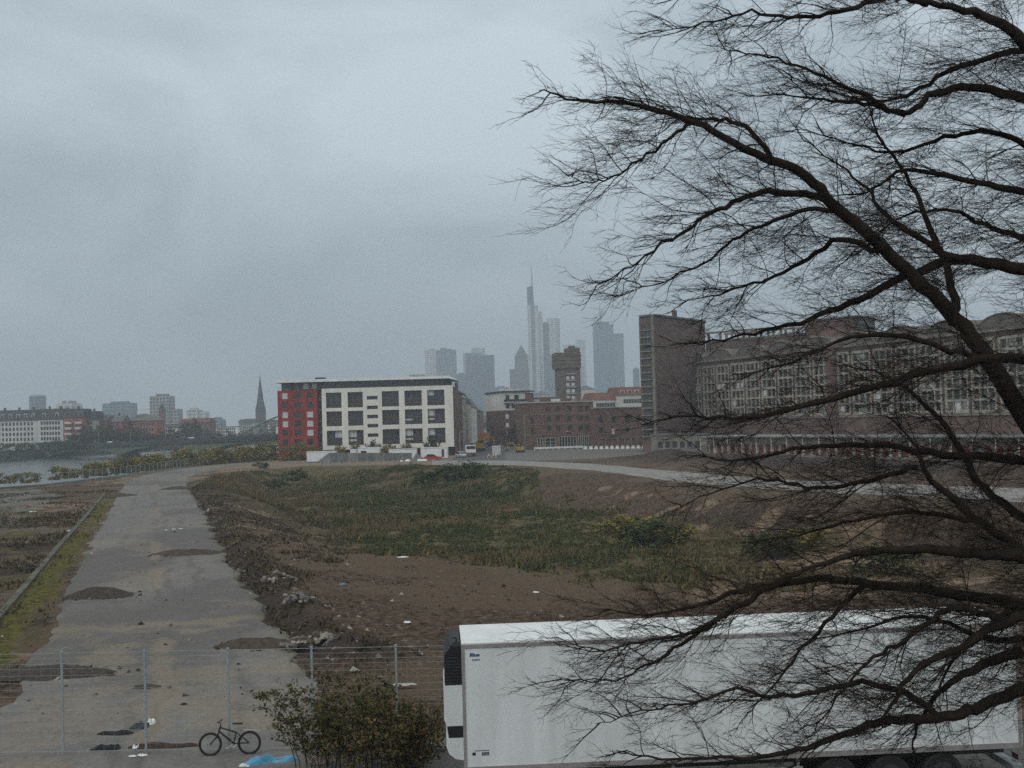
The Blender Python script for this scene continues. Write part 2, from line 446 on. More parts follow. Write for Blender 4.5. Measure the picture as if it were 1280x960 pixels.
def height(X, Y):
    h = (fbm(X, Y, 0.12, 4) - 0.5) * 0.35 + (fbm(X, Y, 0.9, 4, 5.0) - 0.5) * 0.26
    sp_ = poly_sd(X, Y, PATH)
    wig = (fbm(X, Y, 0.10, 3, 31.0) - 0.5) * 7
    sr = poly_sd(X, Y, RIM) + wig * 0.45; sf = poly_sd(X, Y, FLOOR) + wig * 0.5
    a = np.clip(-sr, 0, None); b = np.clip(sf, 0, None)
    s = np.where(sr < 0, a / (a + b + 1e-6), 0); s = s*s*(3-2*s)
    pit = -PIT * s
    h = h * (1 + 1.3*s) + pit
    bm = line_d(X, Y, BERM)
    h = h + 1.0 * np.exp(-(bm/1.9)**2) * (0.45 + 1.1*fbm(X, Y, 0.28, 4, 3.0)) * sstep(0.0, 1.2, sp_)
    dm = line_d(X, Y, DIRT)
    h = h + 1.9 * np.exp(-(dm/9.0)**2) * (0.5 + fbm(X, Y, 0.10, 4, 13.0))
    sm = line_d(X, Y, SOIL_R)
    h = h + 0.8 * np.exp(-(sm/3.0)**2) * (0.3 + 1.2*fbm(X, Y, 0.16, 4, 43.0))
    slope = s * (1 - s) * 4
    h = h + slope * (fbm(X, Y, 0.35, 4, 23.0) - 0.5) * 1.1
    rd = poly_sd(X, Y, ROAD)
    h = h * sstep(-0.5, 2.0, rd)                                   # level under the road
    flat = np.minimum(sstep(0.2, 2.5, sp_), 1)
    h = np.where(sp_ < 2.5, h*flat - 0.03*(1-flat), h)
    far = sstep(240, 270, Y)
    h = h * (1 - far)
    ry = poly_sd(X, Y, RIVER)
    near_lot = sstep(36.5, 33.5, Y)
    h = h * (1 - near_lot) + near_lot * (fbm(X, Y, 0.5, 3) - 0.5) * 0.05
    far_bank = (X < -160 - 0*Y) & (ry > 0)
    h = np.where(far_bank, 0.4 + 0*h, h)
    h = np.where(ry < 1.0, h * sstep(0.2, 1.0, ry) - 7.0 * sstep(0.5, -0.3, ry), h)
    return h, dict(sp=sp_, sr=sr, sf=sf, s=s, bm=bm, dm=dm, sm=sm, rd=rd, ry=ry, wig=wig)

def geo(a, b, n): return list(np.geomspace(a, b, n))
gx = [-v for v in geo(265, 4100, 22)[::-1]] + list(np.arange(-260, 130, 0.62)) + geo(131, 4100, 26)
gy = [-v for v in geo(8, 1500, 14)[::-1]] + list(np.arange(-5, 28, 1.5)) + list(np.arange(28, 120, 0.32)) + list(np.arange(120, 265, 0.8)) + list(np.arange(265, 420, 2.5)) + list(np.arange(420, 900, 9.0)) + geo(905, 5000, 24)
GX, GY = np.meshgrid(np.array(gx), np.array(gy))
GZ, K = height(GX, GY)
nx_, ny_ = len(gx), len(gy)

def grid_mesh(name, X, Y, Z):
    ny, nx = X.shape
    me = bpy.data.meshes.new(name)
    co = np.stack([X, Y, Z], -1).reshape(-1, 3).astype(np.float32)
    idx = np.arange(nx*ny).reshape(ny, nx)
    q = np.stack([idx[:-1,:-1], idx[:-1,1:], idx[1:,1:], idx[1:,:-1]], -1).reshape(-1, 4)
    me.vertices.add(len(co)); me.vertices.foreach_set('co', co.ravel())
    me.loops.add(q.size); me.loops.foreach_set('vertex_index', q.ravel().astype(np.int32))
    me.polygons.add(len(q)); me.polygons.foreach_set('loop_start', np.arange(0, q.size, 4, dtype=np.int32))
    me.polygons.foreach_set('use_smooth', np.ones(len(q), bool))
    me.update(calc_edges=True); return me
def set_attr(me, name, chans):
    a = me.attributes.new(name, 'FLOAT_COLOR', 'POINT')
    n = chans[0].size
    c = np.ones((n, 4), np.float32)
    for k, v in enumerate(chans): c[:, k] = np.clip(v, 0, 1).ravel()
    a.data.foreach_set('color', c.ravel())

ground_me = grid_mesh('ground', GX, GY, GZ)
nA = fbm(GX, GY, 0.22, 5, 77.0); nB = fbm(GX, GY, 0.05, 4, 55.0); nC = fbm(GX, GY, 0.6, 4, 99.0)
in_pit = K['sr'] < 0
grass = sstep(3, -4, K['sf'] + (nA-0.5)*12) * (GY > 60)
grass = grass * sstep(34, 18, GX + (nB-0.5)*40)
# the far rim of the pit is overgrown on the left
farrim = (K['sr'] < 1.5) & (GY > 175) & (GX < 4)
grass = np.maximum(grass, farrim * sstep(0.36, 0.5, nB + 0.12))
grass = np.maximum(grass, sstep(0.58, 0.72, nA) * 0.6 * in_pit * (GX > 10) * (K['s'] > 0.3))
verge = (K['sp'] > 0) & (GX < -20) & (K['ry'] > 0) & (GY < 260)
grass = np.maximum(grass, verge * sstep(0.48, 0.62, nA) * 0.65)
kd = line_d(GX, GY, KERB)
kside = np.zeros_like(GX)
_kp = np.array([(p[0], p[1]) for p in KERB]); _o = np.argsort(_kp[:,1])
kx = np.interp(GY, _kp[_o,1], _kp[_o,0])
right_of_kerb = GX > kx
moss = right_of_kerb * sstep(2.6, 1.0, GX - kx + (nA-0.5)*3.5) * (K['sp'] > -0.5) * (GY > 38) * (GY < 165) * sstep(0.30, 0.45, nA + 0.05)
sand = np.zeros_like(GX)
sand = np.maximum(sand, (in_pit & (GX > 12)) * sstep(0.42, 0.56, nB*0.5 + nA*0.5 + 0.04*sstep(18, 30, GX) - 0.04) * sstep(0.05, 0.3, K['s']) * (1 - grass))
sand = np.maximum(sand, (~in_pit & (GY > 205) & (GY < 330) & (GX > -75) & (GX < -6)) * 0.75 * sstep(0.3, 0.5, nA))
sand = np.maximum(sand, verge * sstep(0.56, 0.68, nC*0.4+nB*0.6) * 0.7)
sand = np.maximum(sand, sstep(9, 2, K['rd']) * (GX > 12) * 0.35 * nA)
gravel = np.zeros_like(GX)
gravel = np.maximum(gravel, (GY > 262) * 1.0)
gravel = np.maximum(gravel, sstep(4, -1, poly_sd(GX, GY, PALE_L) + (nA-0.5)*8))
gravel = np.maximum(gravel, sstep(37.5, 35, GY + (nA-0.5)*2) * 0.9 * (GX < 60))
gravel = np.maximum(gravel, verge * sstep(0.54, 0.66, fbm(GX, GY, 0.13, 4, 140.0)) * 0.45 * (GX < kx))
dark = np.zeros_like(GX)
dark = np.maximum(dark, np.exp(-(K['dm']/10)**2) * (GY > 150))
dark = np.maximum(dark, np.exp(-(K['bm']/2.4)**2) * 0.75)
dark = np.maximum(dark, verge * sstep(0.5, 0.65, fbm(GX, GY, 0.09, 4, 210.0)) * 0.8)
dark = np.maximum(dark, np.exp(-(K['sm']/4)**2) * 0.7)
dry = sstep(0.45, 0.62, fbm(GX, GY, 0.07, 4, 320.0)) 
yel = grass * sstep(0.55, 0.68, fbm(GX, GY, 0.11, 4, 420.0))
set_attr(ground_me, 'mask_a', [grass, sand, gravel])
set_attr(ground_me, 'mask_b', [moss, dark, dry])

def ground_mat():
    M = bpy.data.materials.new('ground_soil'); M.use_nodes = True
    t = M.node_tree; b = t.nodes['Principled BSDF']; b.inputs['Roughness'].default_value = 0.95
    b.inputs['Specular IOR Level'].default_value = 0.12
    N = t.nodes.new; L = t.links.new
    tcn = N('ShaderNodeTexCoord')
    def noise(sc, det=6, rough=0.65):
        n = N('ShaderNodeTexNoise'); n.inputs['Scale'].default_value = sc; n.inputs['Detail'].default_value = det
        n.inputs['Roughness'].default_value = rough; L(tcn.outputs['Object'], n.inputs['Vector']); return n.outputs['Fac']
    def ramp(f, a, ca, c, cb):
        r = N('ShaderNodeValToRGB'); r.color_ramp.elements[0].position = a; r.color_ramp.elements[0].color = (*ca, 1)
        r.color_ramp.elements[1].position = c; r.color_ramp.elements[1].color = (*cb, 1); L(f, r.inputs[0]); return r.outputs[0]
    def mixc(f, a, c):
        q = N('ShaderNodeMixRGB'); L(f, q.inputs[0]); L(a, q.inputs[1]); L(c, q.inputs[2]); return q.outputs[0]
    def sharpen(mask, nz, amt=0.5):
        s1 = N('ShaderNodeMath'); s1.operation = 'SUBTRACT'; L(nz, s1.inputs[0]); s1.inputs[1].default_value = 0.5
        s2 = N('ShaderNodeMath'); s2.operation = 'MULTIPLY_ADD'; L(s1.outputs[0], s2.inputs[0]); s2.inputs[1].default_value = amt*2; L(mask, s2.inputs[2])
        r = N('ShaderNodeMapRange'); r.inputs[1].default_value = 0.30; r.inputs[2].default_value = 0.70; L(s2.outputs[0], r.inputs[0]); return r.outputs[0]
    A = N('ShaderNodeAttribute'); A.attribute_name = 'mask_a'; sa = N('ShaderNodeSeparateColor'); L(A.outputs['Color'], sa.inputs[0])
    B = N('ShaderNodeAttribute'); B.attribute_name = 'mask_b'; sb = N('ShaderNodeSeparateColor'); L(B.outputs['Color'], sb.inputs[0])
    f1, f2, f3, f4 = noise(0.35), noise(2.2), noise(9.0), noise(0.9)
    soil = ramp(f2, 0.40, (0.044,0.029,0.020), 0.62, (0.142,0.096,0.064)); soil = mixc(ramp(f3, 0.56, (0,0,0), 0.70, (.55,.55,.55)), soil, ramp(f1, .3, (.20,.135,.088), .7, (.12,.095,.06)))
    soil = mixc(sharpen(sb.outputs[2], f1, 0.4), soil, ramp(f3, 0.35, (0.082,0.057,0.038), 0.68, (0.168,0.120,0.080)))
    darkc = ramp(f3, 0.35, (0.030,0.022,0.019), 0.68, (0.082,0.058,0.047))
    col = mixc(sharpen(sb.outputs[1], f4, 0.35), soil, darkc)
    grav = ramp(f3, 0.34, (0.115,0.112,0.106), 0.68, (0.215,0.208,0.195))
    col = mixc(sharpen(sa.outputs[2], f4, 0.4), col, grav)
    sandc = ramp(f2, 0.36, (0.165,0.112,0.075), 0.66, (0.300,0.215,0.150))
    col = mixc(sharpen(sa.outputs[1], f4, 0.45), col, sandc)
    gr = ramp(f2, 0.38, (0.042,0.050,0.020), 0.62, (0.115,0.102,0.046))
    gr2 = ramp(f4, 0.38, (0.065,0.050,0.026), 0.60, (0.170,0.118,0.062))
    gr = mixc(ramp(f1, .40, (0,0,0), .60, (1,1,1)), gr, gr2)
    col = mixc(sharpen(sa.outputs[0], f2, 0.5), col, gr)
    ms = ramp(f2, 0.38, (0.044,0.044,0.014), 0.62, (0.150,0.132,0.026))
    col = mixc(sharpen(sb.outputs[0], f2, 0.45), col, ms)
    L(col, b.inputs['Base Color'])
    ad = N('ShaderNodeMath'); ad.operation = 'ADD'; L(f2, ad.inputs[0]); L(f3, ad.inputs[1])
    bp = N('ShaderNodeBump'); bp.inputs['Strength'].default_value = 0.9; bp.inputs['Distance'].default_value = 0.18
    L(ad.outputs[0], bp.inputs['Height']); L(bp.outputs[0], b.inputs['Normal'])
    return M
ground_me.materials.append(ground_mat())
ground = link('ground', ground_me); tag(ground, None, None, kind='structure')

def hsample(x, y):
    return float(height(np.array([[float(x)]]), np.array([[float(y)]]))[0][0, 0])
def hmany(xs, ys):
    return height(np.array(xs, float).reshape(1, -1), np.array(ys, float).reshape(1, -1))[0][0]

# ---- river
b = MB()
b.F([(x, y, -4.0) for x, y in [(-420,-500),(60,-500),(60,3200),(-420,3200)]])
def water_mat():
    M = bpy.data.materials.new('river_water'); M.use_nodes = True; t = M.node_tree; p = t.nodes['Principled BSDF']
    p.inputs['Base Color'].default_value = (0.09, 0.10, 0.095, 1); p.inputs['Roughness'].default_value = 0.25; p.inputs['IOR'].default_value = 1.33
    tcn = t.nodes.new('ShaderNodeTexCoord'); n = t.nodes.new('ShaderNodeTexNoise'); n.inputs['Scale'].default_value = 0.8; n.inputs['Detail'].default_value = 5
    t.links.new(tcn.outputs['Object'], n.inputs['Vector']); bp = t.nodes.new('ShaderNodeBump'); bp.inputs['Strength'].default_value = 0.25; bp.inputs['Distance'].default_value = 0.15
    t.links.new(n.outputs['Fac'], bp.inputs['Height']); t.links.new(bp.outputs[0], p.inputs['Normal']); return M
# clip the sheet to the channel
b = MB(); nn = len(RIV_NEAR)
def resample(line, n):
    P = [Vector((p[0], p[1])) for p in line]; L_ = [0]
    for k in range(1, len(P)): L_.append(L_[-1] + (P[k]-P[k-1]).length)
    o = []
    for k in range(n):
        s = L_[-1]*k/(n-1); j = max(q for q in range(len(P)) if L_[q] <= s + 1e-9); j = min(j, len(P)-2)
        o.append(P[j].lerp(P[j+1], (s-L_[j])/max(1e-9, L_[j+1]-L_[j])))
    return o
rn, rf = resample(RIV_NEAR, 60), resample(RIV_FAR, 60)
for k in range(59):
    b.F([(rf[k].x, rf[k].y, -4), (rn[k].x, rn[k].y, -4), (rn[k+1].x, rn[k+1].y, -4), (rf[k+1].x, rf[k+1].y, -4)])
tag(b.build('river', water_mat()), None, None, kind='structure')
# quay walls in dressed stone, with a paler coping
quay_stone = mat('quay_stone', (0.085,0.085,0.065), (0.045,0.05,0.038), 0.5, 0.9, detail=8)
def strip_wall(name, line, z0, z1, th, m_, cap=None):
    b = MB()
    for k in range(len(line)-1):
        a, c = Vector(line[k]).to_2d() if len(line[k]) > 2 else Vector(line[k]), Vector(line[k+1]).to_2d() if len(line[k+1]) > 2 else Vector(line[k+1])
        n = (c-a).normalized(); n = Vector((-n.y, n.x))*th/2
        b.prism([a-n, c-n, c+n, a+n], z0, z1)
    return b.build(name, m_)
tag(strip_wall('quay_wall', [(p[0]-0.2, p[1]) for p in RIV_NEAR], -6, 0.12, 0.7, quay_stone), 'old stone quay wall along the near side of the river, behind the long mesh fence', 'quay wall')
tag(strip_wall('quay_wall', RIV_FAR, -6, 0.75, 0.8, quay_stone), 'stone quay wall at the water on the far side of the river', 'quay wall')

# ---- concrete path
def path_obj():
    n, w = 620, 56
    Lp = [gp(a, c).xy for a, c in PATH_L]; Rp = [gp(a, c).xy for a, c in PATH_R]
    def along(P, n):
        d = [0]
        for k in range(1, len(P)): d.append(d[-1] + (P[k]-P[k-1]).length)
        t = np.linspace(0, 1, n)
        # parameter by point index keeps both sides level with one another
        ti = np.linspace(0, len(P)-1, n)
        return np.stack([np.interp(ti, range(len(P)), [p.x for p in P]), np.interp(ti, range(len(P)), [p.y for p in P])], -1)
    dens = 620
    # spread rows by distance instead of by index
    a, c = along(Lp, 4000), along(Rp, 4000)
    mid = (a + c)/2; dd = np.concatenate([[0], np.cumsum(np.linalg.norm(np.diff(mid, axis=0), axis=1))])
    ii = np.interp(np.linspace(0, dd[-1], n), dd, np.arange(4000)).astype(int)
    a, c = a[ii], c[ii]
    v = np.linspace(0, 1, w)[None, :, None]
    # ragged edges
    ra = (fbm(a[:,0], a[:,1], 0.45, 5, 8.0) - 0.5)*1.5; rc = (fbm(c[:,0], c[:,1], 0.4, 5, 18.0) - 0.5)*2.2
    ex = (c-a)/np.linalg.norm(c-a, axis=1)[:, None]
    a = a + ex*ra[:, None]; c = c + ex*rc[:, None]
    P = a[:, None, :]*(1-v) + c[:, None, :]*v
    X, Y = P[..., 0], P[..., 1]
    V = np.broadcast_to(v[..., 0], X.shape)
    Z = 0.05 + (fbm(X, Y, 0.3, 3, 2.0)-0.5)*0.03
    Z = np.where((V < 0.005) | (V > 0.995), -0.12, Z)
    me = grid_mesh('path', X, Y, Z)
    joint = np.abs(V - 0.5 + (fbm(Y, Y*0, 0.05, 2, 3.0)-0.5)*0.02) * 10.5
    band = sstep(1.3, 0.1, np.abs(Y-57.5 + (fbm(X, Y, 0.4, 3, 4.0)-0.5)*5) / 1.6)
    band2 = sstep(1.3, 0.1, np.abs(Y-42.5 + (fbm(X, Y, 0.35, 3, 14.0)-0.5)*6) / 1.8)
    nz = fbm(X, Y, 0.8, 4, 61.0); nl = fbm(X, Y, 0.16, 4, 71.0)
    sand = np.maximum(sstep(0.9, 0.1, joint) * sstep(0.42, 0.6, nl), np.maximum(band * sstep(0.34, 0.55, nz), band2*sstep(0.38, 0.6, nz)*0.8))
    sand = np.maximum(sand, sstep(0.52, 0.66, fbm(X, Y, 0.35, 5, 91.0)) * 0.8 * (Y < 54))
    sand = np.maximum(sand, sstep(0.56, 0.68, fbm(X, Y, 0.25, 5, 191.0)) * 0.6)
    crack = sstep(0.22, 0.05, joint)
    dk = np.maximum(sstep(0.47, 0.66, fbm(X, Y*0.5, 0.14, 5, 81.0)), crack)
    for v0 in (.28, .44, .60, .76): dk = np.maximum(dk, sstep(0.035, 0.008, np.abs(V - v0 + (fbm(Y, Y*0, 0.04, 2, v0*40)-0.5)*0.12)) * sstep(0.40, 0.60, fbm(X, Y*0.4, 0.3, 4, v0*90)) * 0.8)
    moss = sstep(0.55, 0.75, nl) * sstep(0.10, 0.0, V) + sstep(0.9, 1.0, V) * sstep(0.4, 0.6, nz)
    set_attr(me, 'mask_a', [sand, dk, moss])
    M = bpy.data.materials.new('worn_concrete'); M.use_nodes = True; t = M.node_tree; p = t.nodes['Principled BSDF']
    p.inputs['Roughness'].default_value = 0.85; p.inputs['Specular IOR Level'].default_value = 0.25
    N, L = t.nodes.new, t.links.new
    tcn = N('ShaderNodeTexCoord'); A = N('ShaderNodeAttribute'); A.attribute_name = 'mask_a'; s = N('ShaderNodeSeparateColor'); L(A.outputs['Color'], s.inputs[0])
    def noise(sc, d=8):
        q = N('ShaderNodeTexNoise'); q.inputs['Scale'].default_value = sc; q.inputs['Detail'].default_value = d; q.inputs['Roughness'].default_value = 0.7; L(tcn.outputs['Object'], q.inputs['Vector']); return q.outputs['Fac']
    def ramp(f, a0, ca, c0, cb):
        r = N('ShaderNodeValToRGB'); r.color_ramp.elements[0].position = a0; r.color_ramp.elements[0].color = (*ca, 1); r.color_ramp.elements[1].position = c0; r.color_ramp.elements[1].color = (*cb, 1); L(f, r.inputs[0]); return r.outputs[0]
    def mixc(f, x, y):
        q = N('ShaderNodeMixRGB'); L(f, q.inputs[0]); L(x, q.inputs[1]); L(y, q.inputs[2]); return q.outputs[0]
    n1_, n2_ = noise(0.7), noise(7.0)
    col = ramp(n1_, 0.36, (0.112,0.105,0.098), 0.64, (0.190,0.180,0.168))
    fine = ramp(n2_, 0.38, (0.095,0.09,0.085), 0.66, (0.21,0.20,0.187))
    q = N('ShaderNodeMixRGB'); q.inputs[0].default_value = 0.4; L(col, q.inputs[1]); L(fine, q.inputs[2]); col = q.outputs[0]
    f = N('ShaderNodeMath'); f.operation = 'MULTIPLY'; L(s.outputs[1], f.inputs[0]); f.inputs[1].default_value = 0.75
    col = mixc(f.outputs[0], col, ramp(n2_, 0.35, (0.065,0.06,0.055), 0.7, (0.12,0.112,0.104)))
    g0 = N('ShaderNodeMath'); g0.operation = 'MULTIPLY_ADD'; L(noise(5.0, 12), g0.inputs[0]); g0.inputs[1].default_value = 3.2; g0.inputs[2].default_value = -1.6
    g1 = N('ShaderNodeMath'); g1.operation = 'ADD'; L(g0.outputs[0], g1.inputs[0]); L(s.outputs[0], g1.inputs[1])
    g2 = N('ShaderNodeMapRange'); g2.inputs[1].default_value = 0.30; g2.inputs[2].default_value = 0.85; L(g1.outputs[0], g2.inputs[0])
    f = N('ShaderNodeMath'); f.operation = 'MULTIPLY'; L(g2.outputs[0], f.inputs[0]); f.inputs[1].default_value = 0.52
    col = mixc(f.outputs[0], col, ramp(n2_, 0.35, (0.20,0.155,0.105), 0.7, (0.29,0.23,0.16)))
    f = N('ShaderNodeMath'); f.operation = 'MULTIPLY'; L(s.outputs[2], f.inputs[0]); L(n2_, f.inputs[1])
    col = mixc(f.outputs[0], col, ramp(n2_, 0.35, (0.05,0.05,0.02), 0.7, (0.10,0.09,0.035)))
    L(col, p.inputs['Base Color'])
    bp = N('ShaderNodeBump'); bp.inputs['Strength'].default_value = 0.35; bp.inputs['Distance'].default_value = 0.03; L(n2_, bp.inputs['Height']); L(bp.outputs[0], p.inputs['Normal'])
    me.materials.append(M)
    return tag(link('path', me), None, None, kind='structure')
path_obj()

# ---- gravel road round the pit
def road_obj():
    U = resample([tuple(p) for p in gpoly(ROAD_PX_U)], 160); Lw = resample([tuple(p) for p in gpoly(ROAD_PX_L)], 160)
    v = np.linspace(0, 1, 30)[None, :]
    ux = np.array([p.x for p in U])[:, None]; uy = np.array([p.y for p in U])[:, None]
    lx = np.array([p.x for p in Lw])[:, None]; ly = np.array([p.y for p in Lw])[:, None]
    X = lx*(1-v) + ux*v; Y = ly*(1-v) + uy*v
    e = np.minimum(v, 1-v)
    j = (fbm(X, Y, 0.12, 4, 7.0)-0.5)*6*np.exp(-(e/0.12)**2); Y = Y + j
    Z = 0.10 + (fbm(X, Y, 0.3, 3)-0.5)*0.06 - 0.3*np.exp(-(e/0.02)**2)
    me = grid_mesh('road', X, Y, Z)
    me.materials.append(mat('road_gravel', (0.27,0.265,0.25), (0.17,0.165,0.155), 0.35, 0.95, bump=0.4, bscale=4, detail=8))
    return tag(link('road', me), None, None, kind='structure')
road_obj()
b = MB()
def street():
    b = MB()
    # street running away between the houses
    b.prism([(-14.5,262),(-2,262),(-3.2,395),(-6,900),(-15.5,900)], 0.004, 0.06)
    return tag(b.build('street', mat('asphalt', (0.085,0.085,0.088), (0.055,0.055,0.057), 0.5, 0.85, detail=8)), None, None, kind='structure')
street()
# ---- kerb of the old loading strip
kb = MB(); kp = [Vector((p[0], p[1])) for p in KERB]
for k in range(len(kp)-1):
    a, c = kp[k], kp[k+1]; n = (c-a).normalized(); n = Vector((n.y, -n.x))
    kb.prism([a, c, c - n*0.38, a - n*0.38], -0.2, 0.12)
tag(kb.build('kerb', mat('kerb_stone', (0.125,0.12,0.095), (0.06,0.062,0.04), 1.2, 0.9, bump=0.5, bscale=8)), None, None, kind='structure')

# ================================================================== WHITE AND RED APARTMENT BLOCK
D0 = 316.0
def lx(px, d=D0, y=525): return at(px, y, d).x
XA, XB = lx(347.5), lx(567)
def white_block():
    root = thing('apartment_block', 'white and red apartment block with flat overhanging roof beyond the dirt field', 'apartment block', (XA, D0, 0))
    w = XB - XA; L = lambda px: lx(px) - XA
    dep = 26
    # red wing
    rw = L(397); holes = []
    cols = [(353,360),(368,377),(383.5,391.5)]; rows = [16.0,13.5,11.0,8.6,6.2,3.7]
    for (a, c) in cols:
        for z in rows: holes.append((L(a), L(c), z, z+1.65))
    b = MB(); b.facade(rw, 18.2, holes, 0, 0.2); b.F([(0,0,0),(0,0,18.2),(0,dep,18.2),(0,dep,0)]); b.F([(0,0,18.2),(rw,0,18.2),(rw,dep,18.2),(0,dep,18.2)])
    b.F([(rw,0,0),(rw,1.6,0),(rw,1.6,18.2),(rw,0,18.2)])
    b.build('red_wall', red_render, root)
    blinds = {(0,0),(0,2),(0,3),(2,2),(2,3),(2,4)}
    k = 0
    for ci, (a, c) in enumerate(cols):
        for ri, z in enumerate(rows):
            window(root, L(a), z, L(c)-L(a), 1.65, 0.1, frame_white if (ci,ri) in blinds else frame_grey, blind_white if (ci,ri) in blinds else glass_dark, nx=2 if ci == 1 else 1)
    # recess between the two fronts, with dark floor bands
    b = MB(); x0, x1 = rw+0.003, L(403)
    b.box(x0, x1, 1.6, dep-0.2, 0, 18.2)
    for r in range(6): b.box(x0, x1, 1.2, 1.597, 0.9+r*2.9, 1.6+r*2.9, 1)
    b.build('stair_recess', [panel_dark, frame_grey], root)
    # white frame
    wx0, wx1 = L(403), w
    zr = [(3.4,7.35),(8.5,12.4),(13.3,17.35)]
    cg = [(408.3,427.6),(435.3,454.3),(478,499.3),(506.4,528),(534.8,556.4)]
    H_ = []
    for (a, c) in cg:
        for (z0, z1) in zr: H_.append((L(a)-wx0, L(c)-wx0, z0, z1))
    slots = [(L(459.3)-wx0, L(472.8)-wx0, z, z+0.95) for z in (15.25,12.7,10.3,7.9,5.4)]
    b = MB(); b.M = Matrix.Translation((wx0, -0.35, 0))
    b.facade(wx1-wx0, 18.45, H_+slots, 0, 0.9, z0=2.3)
    W = wx1-wx0
    b.F([(0,0,2.3),(0,0,18.45),(0,0.9,18.45),(0,0.9,2.3)]); b.F([(W,0,2.3),(W,0.9,2.3),(W,0.9,18.45),(W,0,18.45)])
    b.F([(0,0,18.45),(W,0,18.45),(W,0.9,18.45),(0,0.9,18.45)]); b.F([(0,0,2.3),(0,0.9,2.3),(W,0.9,2.3),(W,0,2.3)])
    b.build('white_frame', cream_render, root)
    rr = random.Random(4)
    lay = {0:[[],[],[(0.5,1,.5,1)]], 1:[[],[],[(0,.55,.0,.42),(0,.55,.5,1)]], 2:[[],[],[]], 3:[[],[(0,.45,0,.4)],[(0,.45,.0,.4),(0,.45,.5,1)]], 4:[[(0,.42,.62,1)],[(0,.42,.0,.4),(0,.42,.5,1)],[(0,.42,.5,1)]]}
    for ci, (a, c) in enumerate(cg):
        for ri, (z0, z1) in enumerate(zr):
            ex = tuple(lay[ci][2-ri])
            ww = L(c)-L(a)
            o = window(root, L(a), z0, ww, z1-z0, 0.42, frame_grey, glass_warm if (ci+ri) % 2 else glass_dark, nx=3, nz=2, fw=0.12, extra=ex)
            rb = MB(); rb.box(0.05, ww-0.05, -0.2, -0.17, 0.95, 1.02); rb.box(0.05, ww-0.05, -0.19, -0.18, 0.15, 0.94, 1)
            rb.build('balustrade', [frame_grey, glass_warm], o)
    for s in slots: window(root, s[0]+wx0, s[2], s[1]-s[0], 0.95, 0.3, frame_grey, glass_dark, nx=2, fw=0.08)
    # core behind the frame, ground floor in red
    b = MB(); b.box(wx0+0.05, wx1-0.05, 0.56, dep, 2.3, 18.2); b.build('core_wall', panel_dark, root)
    b = MB(); b.shell(wx1-wx0-1.2, dep-2.4, 2.29, [(3+4*k, 5.4+4*k, 0.1, 2.0) for k in range(8)], 0.2); 
    b.build('ground_floor', red_render, root, loc=(wx0+0.6, 1.2, 0))
    for k in range(8): window(root, wx0+3.6+4*k, 0.1, 2.4, 1.9, 1.3, frame_grey, glass_dark, nx=2)
    # side wall to the street in dark red brick and grey cladding
    b = MB(); b.box(w-0.04, w+0.25, 0.9, 14, 0, 18.0); b.build('side_wall', brick_dark, root)
    b = MB(); b.box(w-0.04, w+0.3, 14.003, dep, 0, 19.6); b.build('side_cladding', panel_dark, root)
    # set-back top floor
    p0, p1 = L(352), L(560)
    b = MB(); b.M = Matrix.Translation((p0, 0.8, 18.2))
    hh = [(L(x)-p0, L(x+8)-p0, 0.35, 1.85) for x in (354,366,380,387.5)]
    hh = [(0.5,2.4,0.3,1.8),(3.2,4.4,0.3,1.8),(5.6,7.2,0.3,1.8),(8.0,9.3,0.3,1.8)]
    b.shell(p1-p0, dep-2, 2.05, hh, 0.15); b.build('top_floor', panel_dark, root)
    for i, q in enumerate(hh): window(root, p0+q[0], 18.2+q[2], q[1]-q[0], q[3]-q[2], 0.86, frame_white, blind_white if i > 1 else glass_dark)
    for q in range(13): 
        x = 11 + q*2.45
        window(root, p0+x, 18.5, 2.3, 1.6, 0.74, frame_grey, glass_dark, nx=2, name='top_window')
    # parapet rail on the red wing
    b = MB(); b.box(0.1, rw-0.1, 0.1, 0.16, 18.9, 18.96)
    for k in range(9): b.box(0.1+k*(rw-0.3)/8, 0.15+k*(rw-0.3)/8, 0.1, 0.15, 18.2, 18.9)
    b.build('terrace_rail', frame_grey, root)
    r = MB(); r.extr_y([(-0.6,20.26),(w-1.0,20.26),(w+1.0,19.75),(w+1.0,20.0),(w-0.9,20.95),(-0.6,20.95)], -1.2, dep+0.5)
    ro = r.build('roof', [white_paint], root)
    c = MB(); c.box(9,11.5,6,9,20.953,21.7); c.build('chimney', panel_dark, ro)
    c = MB(); c.box(34,38,9,13,20.953,21.9); c.build('plant_box', metal_grey, ro)
white_block()

# ------------------------------------------------------------------ houses along the street behind it
def row_house(name, label, y0, y1, h, wall, roof, rmat, rh, x=-15.6, **k):
    # front to the street faces +x: A is the far corner seen from the street
    return house(name, label, 'house', (x, y0), (x, y1), 0, h, 13, wall, roof, rmat, rh, group=None, **k)
row_house('town_house', 'dark red town house next behind the white apartment block', 343, 372, 17.0, brick_dark, 'flat', roof_dark, 0, rows=5, cols=8)
row_house('town_house', 'grey town house with pale steep gable on the street', 372.2, 402, 16.2, concrete, 'gable', white_wall, 4.2, rows=5, cols=8)
row_house('town_house', 'cream town house halfway down the street', 402.2, 452, 15.0, beige_wall, 'mansard', roof_dark, 4, rows=4, cols=10)
row_house('town_house', 'greenish grey town house further down the street', 452.2, 520, 14.0, white_wall, 'mansard', roof_grey, 4, rows=4, cols=12)
row_house('town_house', 'brownish last town house at the far end of the street', 520.2, 640, 13.0, brick_brown, 'gable', roof_dark, 4, rows=4, cols=16)

